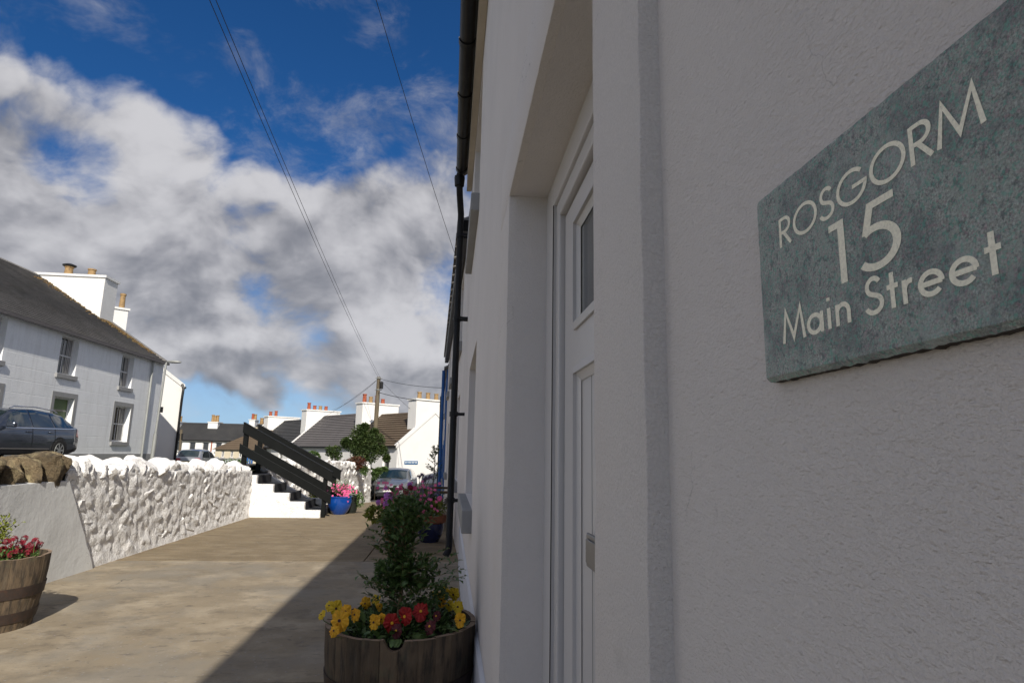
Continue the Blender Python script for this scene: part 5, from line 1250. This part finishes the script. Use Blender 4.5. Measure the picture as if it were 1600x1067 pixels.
tree('red_shrub', 'reddish-brown shrub hanging over the top of the second white wall', (at(556, 730, YT).x-.3, YT), .2, [lobe(556, 719, YT, 13, 5), lobe(545, 723, YT, 9, 4), lobe(565, 725, YT, 8, 6), lobe(556, 729, YT, 9, 5)], 1900, .07, 'leaf_red', .02, cat='shrub', hollow=.1)
tree('green_shrub', 'green shrub at the left end of the reddish one on the white wall', (at(540, 728, YT).x-.3, YT+.2), .2, [lobe(538, 726, YT, 6, 4), lobe(569, 735, YT, 6, 6)], 900, .07, 'leaf_mid', .02, cat='shrub', hollow=.1)
tree('hedge', 'bright green hedge between the white wall and the silver hatchback', (at(585, 742, 29).x, 29.5), -1.0, [lobe(583, 742, 29.5, 11, 8), lobe(591, 736, 29.5, 6, 5), lobe(600, 733, 30.5, 6, 3)], 3200, .07, 'leaf_mid', .012, cat='hedge', hollow=.1)
for k, (px0, px1, y, m, lab) in enumerate(((357, 377, 24, 'leaf_dark', 'low dark hedge by the top of the steps'), (323, 334, 55, 'leaf_yellow', 'small yellow-green bush in front of the far white terrace'))):
    zt = at(px0, 719, y).z
    tree('hedge' if k == 0 else 'garden_bush', lab, (at((px0+px1)/2, 722, y).x, y), zt-1.0, [((at(px, 722, y).x, y+random.uniform(0, .3), zt-(.12 if k == 0 else .3)), (.3 if k == 0 else .5, .3, .16 if k == 0 else .4)) for px in range(px0+1, px1, 4)], 1400, .06 if k == 0 else .12, m, .02, cat='hedge' if k == 0 else 'bush', hollow=.1)
# red door pots & shrubs beside the second cottage door (window-box post seen by the tree)
bin_ = thing('wheelie_bin', 'dark wheelie bin standing before the cream bungalow', 'bin', (at(341, 722, 50).x, 50, -1.2))
x = at(341, 720, 50).x; zt = at(341, 717.5, 50).z
MB().prism([(x-.26, 50, zt-1.0), (x+.26, 50, zt-1.0), (x+.30, 50, zt-.06), (x-.30, 50, zt-.06)], (0, .6, 0)).build('bin_body', 'bin', bin_); MB().box((x-.33, 49.95, zt-.055), (x+.33, 50.68, zt)).build('lid', 'bin', bin_, bevel=.02)

# ================================================================== poles, wires, lamp
PB = at(583, 735, 45); PT = at(592, 589, 45)
up = thing('utility_pole', 'tall wooden telegraph pole leaning slightly beside the dark tree', 'utility pole', (PB.x, 45, -1.2))
MB().tube([(PB.x-.02, 45, -1.2), (PT.x, 45, PT.z)], [.21, .13], 12).build('pole', 'pole_wood', up, smooth=True)
MB().tube([(PB.x-.02-.02, 44.82, -1.2), (PB.x+.0, 44.84, 2.4)], [.15, .13], 10).build('cable_guard', 'galv', up, smooth=True)
MB().box((PT.x+.10, 44.8, PT.z-.85), (PT.x+.34, 45.1, PT.z-.35)).build('junction_box', 'black_plastic', up, bevel=.02)
for z in (-.12, -.95): MB().lathe([(.19, 0), (.19, .05)], 10, (PT.x, 45, PT.z+z)).tube([(PT.x-.25, 45, PT.z+z+.03), (PT.x+.25, 45, PT.z+z+.03)], .03, 6).build('bracket', 'galv', up)
def wire(a, c, sag, r, label, n=24):
    a, c = Vector(a), Vector(c); pts = [a.lerp(c, t)-Vector((0, 0, sag*4*t*(1-t))) for t in fr(0, 1, n)]
    t = thing('overhead_wire', label, 'wire', (a+c)/2, group='overhead wires'); MB().tube(pts, r, 5).build('cable', 'wire', t); return t
top = Vector((PT.x, 45, PT.z-.1))
wire(top, at(322, -12, 8), .25, .006, 'left one of the two parallel wires crossing the sky to the telegraph pole'); wire(top+Vector((.12, 0, .02)), at(332, -12, 8), .25, .006, 'right one of the two parallel wires crossing the sky to the telegraph pole')
wire((-.02, 9.6, 4.45), at(584, -12, 5.2), .05, .0035, 'single wire running up the sky from the eave of the white row')
wire(top, at(690, 606, 31), .12, .014, 'thin wire from the telegraph pole top towards the right-hand row, uppermost'); wire(top-Vector((0, 0, 1.0)), at(687, 628, 33), .12, .022, 'thicker wire from below the pole top towards the right-hand row')
wire(top, at(655, 650, 43), .1, .010, 'thin wire from the pole top down to the sunlit gable chimney'); wire(top, at(470, 668, 64), .4, .012, 'faint wire from the pole top down to the left cottages'); wire(top, at(520, 640, 60), .3, .010, 'faint wire from the pole top over the grey-roofed cottage')
fpz = at(281, 722, 66); fpt = at(283.5, 671, 66)
p2 = thing('utility_pole', 'thin wooden pole in front of the far white two-storey terrace', 'utility pole', (fpz.x, 66, -2)); MB().tube([(fpz.x, 66, -2), (fpt.x, 66, fpt.z)], [.16, .12], 8).build('pole', 'pole_wood', p2, smooth=True); MB().box((fpt.x-.2, 65.9, fpt.z-1.0), (fpt.x+.2, 66.1, fpt.z-.4)).build('junction_box', 'black_plastic', p2)
lpz = at(237.5, 718, 29); lt_ = at(262, 566, 29)
lamp = thing('street_lamp', 'slim grey street lamp at the corner of the big left house', 'street lamp', (-13.0, 29, .7))
MB().tube([(-13.02, 29, .7), (-13.0, 29, 1.9)], .085, 10).tube([(-13.0, 29, 1.9), (-12.92, 29, lt_.z-.1), (-12.9, 29, lt_.z)], [.055, .045, .04], 10).build('column', 'galv', lamp, smooth=True)
hd = MB(); hd.add([], []); 
import bmesh as _b
bm = _b.new(); _b.ops.create_uvsphere(bm, u_segments=16, v_segments=10, radius=1)
for v_ in bm.verts: v_.co = Vector((v_.co.x*.33-12.6+.02, v_.co.y*.13+29, v_.co.z*(.085 if v_.co.z > 0 else .06)+lt_.z+.02))
me = bpy.data.meshes.new('lamp_head'); bm.to_mesh(me); bm.free(); me.materials.append(MT['galv'])
for p in me.polygons: p.use_smooth = True
me.transform(Matrix.Translation(-lamp.location)); o = bpy.data.objects.new('lamp_head', me); col.objects.link(o); o.parent = lamp
MB().box((-13.0, 28.98, 2.85), (-12.85, 29.1, 3.1)).build('control_box', 'black_plastic', lamp)

# ================================================================== cars
def lerp_tab(tab, s):
    for (a, va), (c, vc) in zip(tab, tab[1:]):
        if s <= c:
            t = (s-a)/(c-a) if c > a else 0; t = max(0, min(1, t)); return va+(vc-va)*t
    return tab[-1][1]
def car(name, label, loc, rz, L, Wd, top, belt, roofw, paint, wheels, side_glass, wind, rear, front=True, estate=False, tail_kind=0, scale_z=1):
    """local: x along the car, front at x=0, rear at x=L, y half-width; top/belt/roofw tables over x"""
    t = thing(name, label, 'car', loc, rz)
    hw = Wd/2
    def plan(s): return hw*(1-.22*max(0, 1-s/.55)**2.2-.14*max(0, 1-(L-s)/.45)**2.2)
    def prof(s):
        w = plan(s); zt = lerp_tab(top, s); zb = min(lerp_tab(belt, s), zt-.01); rw = w*lerp_tab(roofw, s)
        lo = .24+.10*max(0, 1-s/.5)+.13*max(0, 1-(L-s)/.5)
        ze = zb+(zt-zb)*.84
        return [(0, .20+lo-.24), (w*.86, .20+lo-.24), (w*.955, lo), (w*.985, .42), (w, .60), (w*.985, .75 if zb > .8 else zb*.93), (w*.955, zb), (rw+(w*.955-rw)*.12, ze-.015), (rw*.93, ze+(zt-ze)*.62), (rw*.55, zt-.008), (0, zt+.006)]
    ss = sorted({0, .03, .08, .16, .3, .5, L-.02, L-.07, L-.15, L-.28, L, *[a for a, _ in top], *fr(0, L, 44)})
    b = MB(); nP = 11
    for s in ss:
        pr_ = prof(s)
        for y, z in pr_: b.v.append((s, y, z))
        for y, z in pr_: b.v.append((s, -y, z))
    st_ = 2*nP
    for i in range(len(ss)-1):
        for j in range(nP-1):
            a = i*st_+j; b.f.append((a, a+st_, a+st_+1, a+1)); a += nP; b.f.append((a, a+1, a+st_+1, a+st_))
    for i, fl_ in ((0, 0), (len(ss)-1, 1)):
        lft = [i*st_+j for j in range(nP)]; rgt = [i*st_+nP+j for j in range(nP)]
        for j in range(nP-1): f = (lft[j], lft[j+1], rgt[j+1], rgt[j]); b.f.append(f if not fl_ else f[::-1])
    body = b.build('body', paint, t, smooth=True, world=False)
    def surf(s, v):
        pr_ = prof(s); i = min(int(v), nP-2); f = v-i; a, c = pr_[i], pr_[i+1]; return (a[0]+(c[0]-a[0])*f, a[1]+(c[1]-a[1])*f)
    def patch(nm, m, pts, off=.006, both=False, n=10, parent=t):
        if both: return [patch(nm, m, pts, off, sd2, n, parent) for sd2 in ((), None)]
        sides = (1,) if both == () or both is False else (-1,)
        """pts: ((s,v) x4) corner quad in surface coordinates"""
        g = MB()
        for sg in sides:
            o0 = len(g.v)
            for i in range(n+1):
                for j in range(n+1):
                    a, c = i/n, j/n
                    s = (pts[0][0]*(1-a)+pts[1][0]*a)*(1-c)+(pts[3][0]*(1-a)+pts[2][0]*a)*c
                    v = (pts[0][1]*(1-a)+pts[1][1]*a)*(1-c)+(pts[3][1]*(1-a)+pts[2][1]*a)*c
                    y, z = surf(s, v); y2, z2 = surf(s, min(v+.05, nP-1.001)); y1, z1 = surf(s, max(v-.05, 0)); zs1 = surf(min(s+.02, L), v); zs0 = surf(max(s-.02, 0), v)
                    tv = Vector((0, y2-y1, z2-z1)); ts = Vector((.04, zs1[0]-zs0[0], zs1[1]-zs0[1])); nn = ts.cross(tv); nn = nn.normalized() if nn.length > 1e-9 else Vector((0, 1, 0))
                    if nn.y*1+nn.z*.6 < 0: nn = -nn
                    p = Vector((s, y, z))+nn*off; g.v.append((p.x, p.y*sg, p.z))
            for i in range(n):
                for j in range(n): a = o0+i*(n+1)+j; g.f.append((a, a+n+1, a+n+2, a+1))
        return g.build(nm, m, parent, smooth=True, world=False)
    for sg in side_glass: patch('side_window', 'car_glass', sg, both=True, off=.007)
    s0, s1 = wind; g = MB(); n = 8
    def cross_patch(nm, m, s0, s1, wf, off=.008):
        g = MB()
        for i in range(n+1):
            s = s0+(s1-s0)*i/n; pr_ = prof(s); zt = pr_[10][1]; w = pr_[8][0]*wf
            for j in range(-4, 5):
                y = w*j/4; f = abs(j)/4; z = zt-(zt-pr_[8][1])*(f**2.2)*1.0
                dz = (lerp_tab(top, min(s+.03, L))-lerp_tab(top, max(s-.03, 0)))/.06; nn = Vector((-dz, 0, 1)).normalized(); p = Vector((s, y, z))+nn*off; g.v.append(tuple(p))
        for i in range(n):
            for j in range(8): a = i*9+j; g.f.append((a, a+9, a+10, a+1))
        return g.build(nm, m, t, smooth=True, world=False)
    cross_patch('windscreen', 'car_glass', s0, s1, .95); cross_patch('rear_window', 'car_glass', rear[0], rear[1], .92)
    wr = .325
    for x in wheels:
        for sg in (1, -1):
            yo = sg*(hw-.005)
            Mw = Matrix(((1, 0, 0, x), (0, 0, -sg, yo), (0, 1, 0, wr), (0, 0, 0, 1)))   # local z -> -y*sg (into the car)
            ar = MB(); ar.lathe([(.385, -.004), (.385, .05)], 28); ar.v = [tuple(Mw @ Vector(p)) for p in ar.v]; ar.build('wheel_arch', 'car_trim', t, world=False)
            wt = MB(); wt.lathe([(.205, -.012), (.29, -.022), (.322, -.010), (wr, .05), (wr, .19), (.2, .2)], 28); wt.v = [tuple(Mw @ Vector(p)) for p in wt.v]; wh = wt.build('wheel', 'tyre', t, smooth=True, world=False)
            rm = MB(); rm.lathe([(.195, -.018), (.205, -.024), (.21, -.018), (.21, .0)], 28, cap=False)
            rm.lathe([(.05, -.020), (.03, -.026), (.001, -.026)], 12, cap=False)
            for k in range(7):
                a = 2*math.pi*k/7; ca, sa = math.cos(a), math.sin(a); Rm = Matrix(((ca, -sa, 0, 0), (sa, ca, 0, 0), (0, 0, 1, 0), (0, 0, 0, 1)))
                rm.add([Rm @ Vector(p) for p in ((.03, -.022, -.024), (.2, -.034, -.020), (.2, .034, -.020), (.03, .022, -.024))], [(0, 1, 2, 3)])
            rm.v = [tuple(Mw @ Vector(p)) for p in rm.v]; rm.build('rim', 'chrome' if False else 'galv', wh, world=False)
    for sg in (1, -1):                                                                    # mirrors
        xm = side_glass[0][0][0]-.02 if side_glass else 1.3
        zb = lerp_tab(belt, xm)
        mm = MB(); mm.box((xm-.06, sg*(hw-.02) if sg > 0 else -(hw+.20), zb+.0), (xm+.09, (hw+.20) if sg > 0 else -(hw-.02), zb+.14)); mm.build('wing_mirror', paint, t, bevel=.035, world=False)
    return t, prof, patch, hw, cross_patch, surf
# dark grey estate: its nose points towards us, rear to the right of the picture
L = 4.9; top_e = [(0, .62), (.10, .72), (.9, .90), (1.25, .99), (1.9, 1.36), (2.25, 1.44), (2.9, 1.475), (3.7, 1.44), (4.15, 1.36), (4.45, 1.20), (4.72, 1.02), (4.84, .93), (4.9, .62)]
belt_e = [(0, .60), (.10, .68), (.9, .84), (1.3, .90), (3.0, .93), (4.2, .96), (4.6, .99), (4.84, .90), (4.9, .60)]
rw_e = [(0, .85), (1.2, .84), (1.7, .74), (2.5, .72), (4.0, .70), (4.5, .76), (4.9, .85)]
ce, prof_e, patch_e, hw_e, cp_e, _ = car('estate_car', 'dark grey estate car parked above the wall before the big left house', (-12.32, 15.75, .84), R(90), L, 1.85, top_e, belt_e, rw_e, 'car_grey', (.86, 3.78),
    [((1.52, 6.12), (2.52, 6.08), (2.50, 7.55), (1.98, 7.45)), ((2.60, 6.08), (3.50, 6.08), (3.36, 7.5), (2.58, 7.55)), ((3.58, 6.08), (4.47, 6.1), (4.12, 7.2), (3.45, 7.5))], (1.28, 1.95), (4.22, 4.66))
for x0, x1 in ((1.5, 4.52),):
    patch_e('window_chrome', 'chrome', ((x0, 5.93), (x1, 5.93), (x1, 6.03), (x0, 6.03)), off=.010, both=True, n=24)
patch_e('lower_trim', 'car_trim', ((.4, 1.2), (4.6, 1.2), (4.6, 2.6), (.4, 2.6)), off=.006, both=True, n=16)
patch_e('sill_chrome', 'chrome', ((1.3, 2.62), (3.35, 2.62), (3.35, 2.78), (1.3, 2.78)), off=.010, both=True, n=12)
patch_e('tail_lamp', 'tail', ((4.56, 4.95), (4.865, 4.6), (4.865, 5.7), (4.60, 5.95)), off=.010, both=True)
patch_e('rear_bumper', 'car_trim', ((4.45, 1.6), (4.89, 1.6), (4.89, 3.0), (4.45, 2.7)), off=.008, both=True)
for x0, x1 in ((2.55, 2.57), (3.53, 3.55)): patch_e('door_gap', 'car_trim', ((x0, 2.9), (x1, 2.9), (x1, 5.9), (x0, 5.9)), off=.004, both=True, n=8)
for x in (2.30, 3.24):
    y, z = .90, .80
    for s in (1, -1): MB().box((x, s*(hw_e-.01)-.02, z), (x+.20, s*(hw_e-.01)+.02, z+.035)).build('door_handle', 'car_grey', ce, bevel=.01, world=False)
for s in (1, -1):
    MB().tube([(1.95, s*.60, 1.42), (2.1, s*.615, 1.485), (3.0, s*.61, 1.515), (3.8, s*.60, 1.475), (4.0, s*.59, 1.41)], .017, 8).build('roof_rail', 'chrome', ce, smooth=True, world=False)
# child seat / headrest seen through the glass
# silver people carrier further down the road, its tail towards us
Lm = 4.3; top_m = [(0, .70), (.3, .90), (.8, 1.05), (1.5, 1.48), (2.2, 1.62), (3.4, 1.60), (3.75, 1.52), (4.02, 1.12), (4.14, 1.02), (4.24, .82), (4.3, .5)]
belt_m = [(0, .66), (.3, .82), (.9, .95), (3.9, 1.02), (4.14, .94), (4.3, .48)]
cm, prof_m, patch_m, hw_m, cp_m, _ = car('people_carrier', 'silver car parked with its tail lamps facing us beyond the white house', (-15.35+.1, 44+4.3/2+.2, -.40), R(-90+3), Lm, 1.78, top_m, belt_m, [(0, .85), (1, .84), (1.6, .76), (3.6, .76), (4.1, .86), (4.3, .9)], 'car_silver', (.8, 3.5),
    [((1.2, 6.1), (2.2, 6.1), (2.2, 7.5), (1.6, 7.4)), ((2.3, 6.1), (3.7, 6.1), (3.5, 7.4), (2.3, 7.5))], (.85, 1.5), (3.74, 4.03))
cm.location = (at(286, 715, 43.6).x, 43.6+4.3, -.36)
for s in (1, -1): MB().box((4.02, s*.62-.14, .72), (4.30, s*.62+.20*(1 if s > 0 else 1), 1.02)).build('tail_lamp', 'tail', cm, bevel=.04, world=False)
MB().box((4.26, -.42, .68), (4.315, .42, .82)).build('number_plate', 'plate_yellow', cm, world=False)
MB().box((4.20, -.80, .28), (4.36, .80, .52)).build('rear_bumper', 'car_silver', cm, bevel=.05, world=False)
# silver hatchback, nose towards us, at the foot of the terrace
Lh = 4.2; top_h = [(0, .50), (.04, .66), (.14, .74), (.5, .86), (1.05, .97), (1.75, 1.38), (2.2, 1.47), (3.0, 1.47), (3.6, 1.38), (4.0, 1.05), (4.15, .9), (4.2, .6)]
belt_h = [(0, .48), (.04, .62), (.14, .68), (.5, .79), (1.1, .90), (3.7, .98), (4.15, .85), (4.2, .55)]
hp = at(607, 779, 31)
ch, prof_h, patch_h, hw_h, cp_h, surf_h = car('hatchback_car', 'silver hatchback facing us at the end of the terrace beside the white wall', (hp.x+.02, 30.6, gz(31)), R(90-4), Lh, 1.80, top_h, belt_h, [(0, .86), (1.0, .86), (1.6, .76), (3.5, .74), (4.2, .85)], 'car_hatch', (.78, 3.35),
    [((1.35, 6.1), (2.3, 6.1), (2.3, 7.5), (1.85, 7.4)), ((2.4, 6.1), (3.5, 6.1), (3.3, 7.4), (2.4, 7.5))], (1.08, 1.76), (3.62, 3.98))
for s in (1, -1):
    hb = MB(); hb.prism([(-.01, s*.42, .53), (-.01, s*.44, .66), (.10, s*.60, .74), (.34, s*.815, .76), (.16, s*.80, .58)], (.05, s*.01, -.0)); hb.build('headlight', 'headlamp', ch, bevel=.012, world=False)
MB().box((-.025, -.42, .575), (.05, .42, .625)).build('upper_grille', 'car_trim', ch, bevel=.01, world=False)
MB().box((-.035, -.46, .595), (-.0255, .46, .606)).build('grille_trim', 'chrome', ch, world=False)
b = MB(); b.lathe([(.075, 0), (.075, .012), (.062, .014), (.062, .004)], 24, cap=True); Mz = Matrix(((0, 0, -1, -.036), (1, 0, 0, 0), (0, 1, 0, .612), (0, 0, 0, 1))); b.v = [tuple(Mz @ Vector(p)) for p in b.v]; bd = b.build('badge', 'chrome', ch, smooth=True, world=False)
em = MB()
for st_ in ([(-.032, .052), (0, .004), (.032, .052)], [(-.052, .01), (-.026, -.052), (0, .0), (.026, -.052), (.052, .01)]): stroke(em, st_, .011, lambda p: (-.052, p.x, .612+p.y))
em.build('badge_emblem', 'car_trim', bd, world=False)
MB().box((-.045, -.26, .40), (-.028, .26, .51)).build('number_plate', 'plate_white', ch, world=False)
MB().prism([(-.02, -.62, .21), (-.02, .62, .21), (-.02, .55, .37), (-.02, -.55, .37)], (.06, 0, 0)).build('lower_grille', 'car_trim', ch, world=False)
for s in (1, -1): MB().box((-.005, s*.70-.11, .24), (.08, s*.70+.11, .34)).build('fog_lamp', 'car_trim', ch, bevel=.01, world=False)
MB().box((-.01, -.85, .19), (.12, .85, .225)).build('splitter', 'car_trim', ch, bevel=.01, world=False)
MB().tube([(1.04, -.5, .985), (1.25, -.05, 1.11)], .012, 5).tube([(1.04, .1, .985), (1.25, .55, 1.10)], .012, 5).build('wiper', 'car_trim', ch, world=False)

scene.render.engine = 'CYCLES'
scene.cycles.max_bounces = 6; scene.cycles.diffuse_bounces = 3; scene.cycles.glossy_bounces = 3
world.cycles.sampling_method = 'MANUAL'; world.cycles.sample_map_resolution = 256
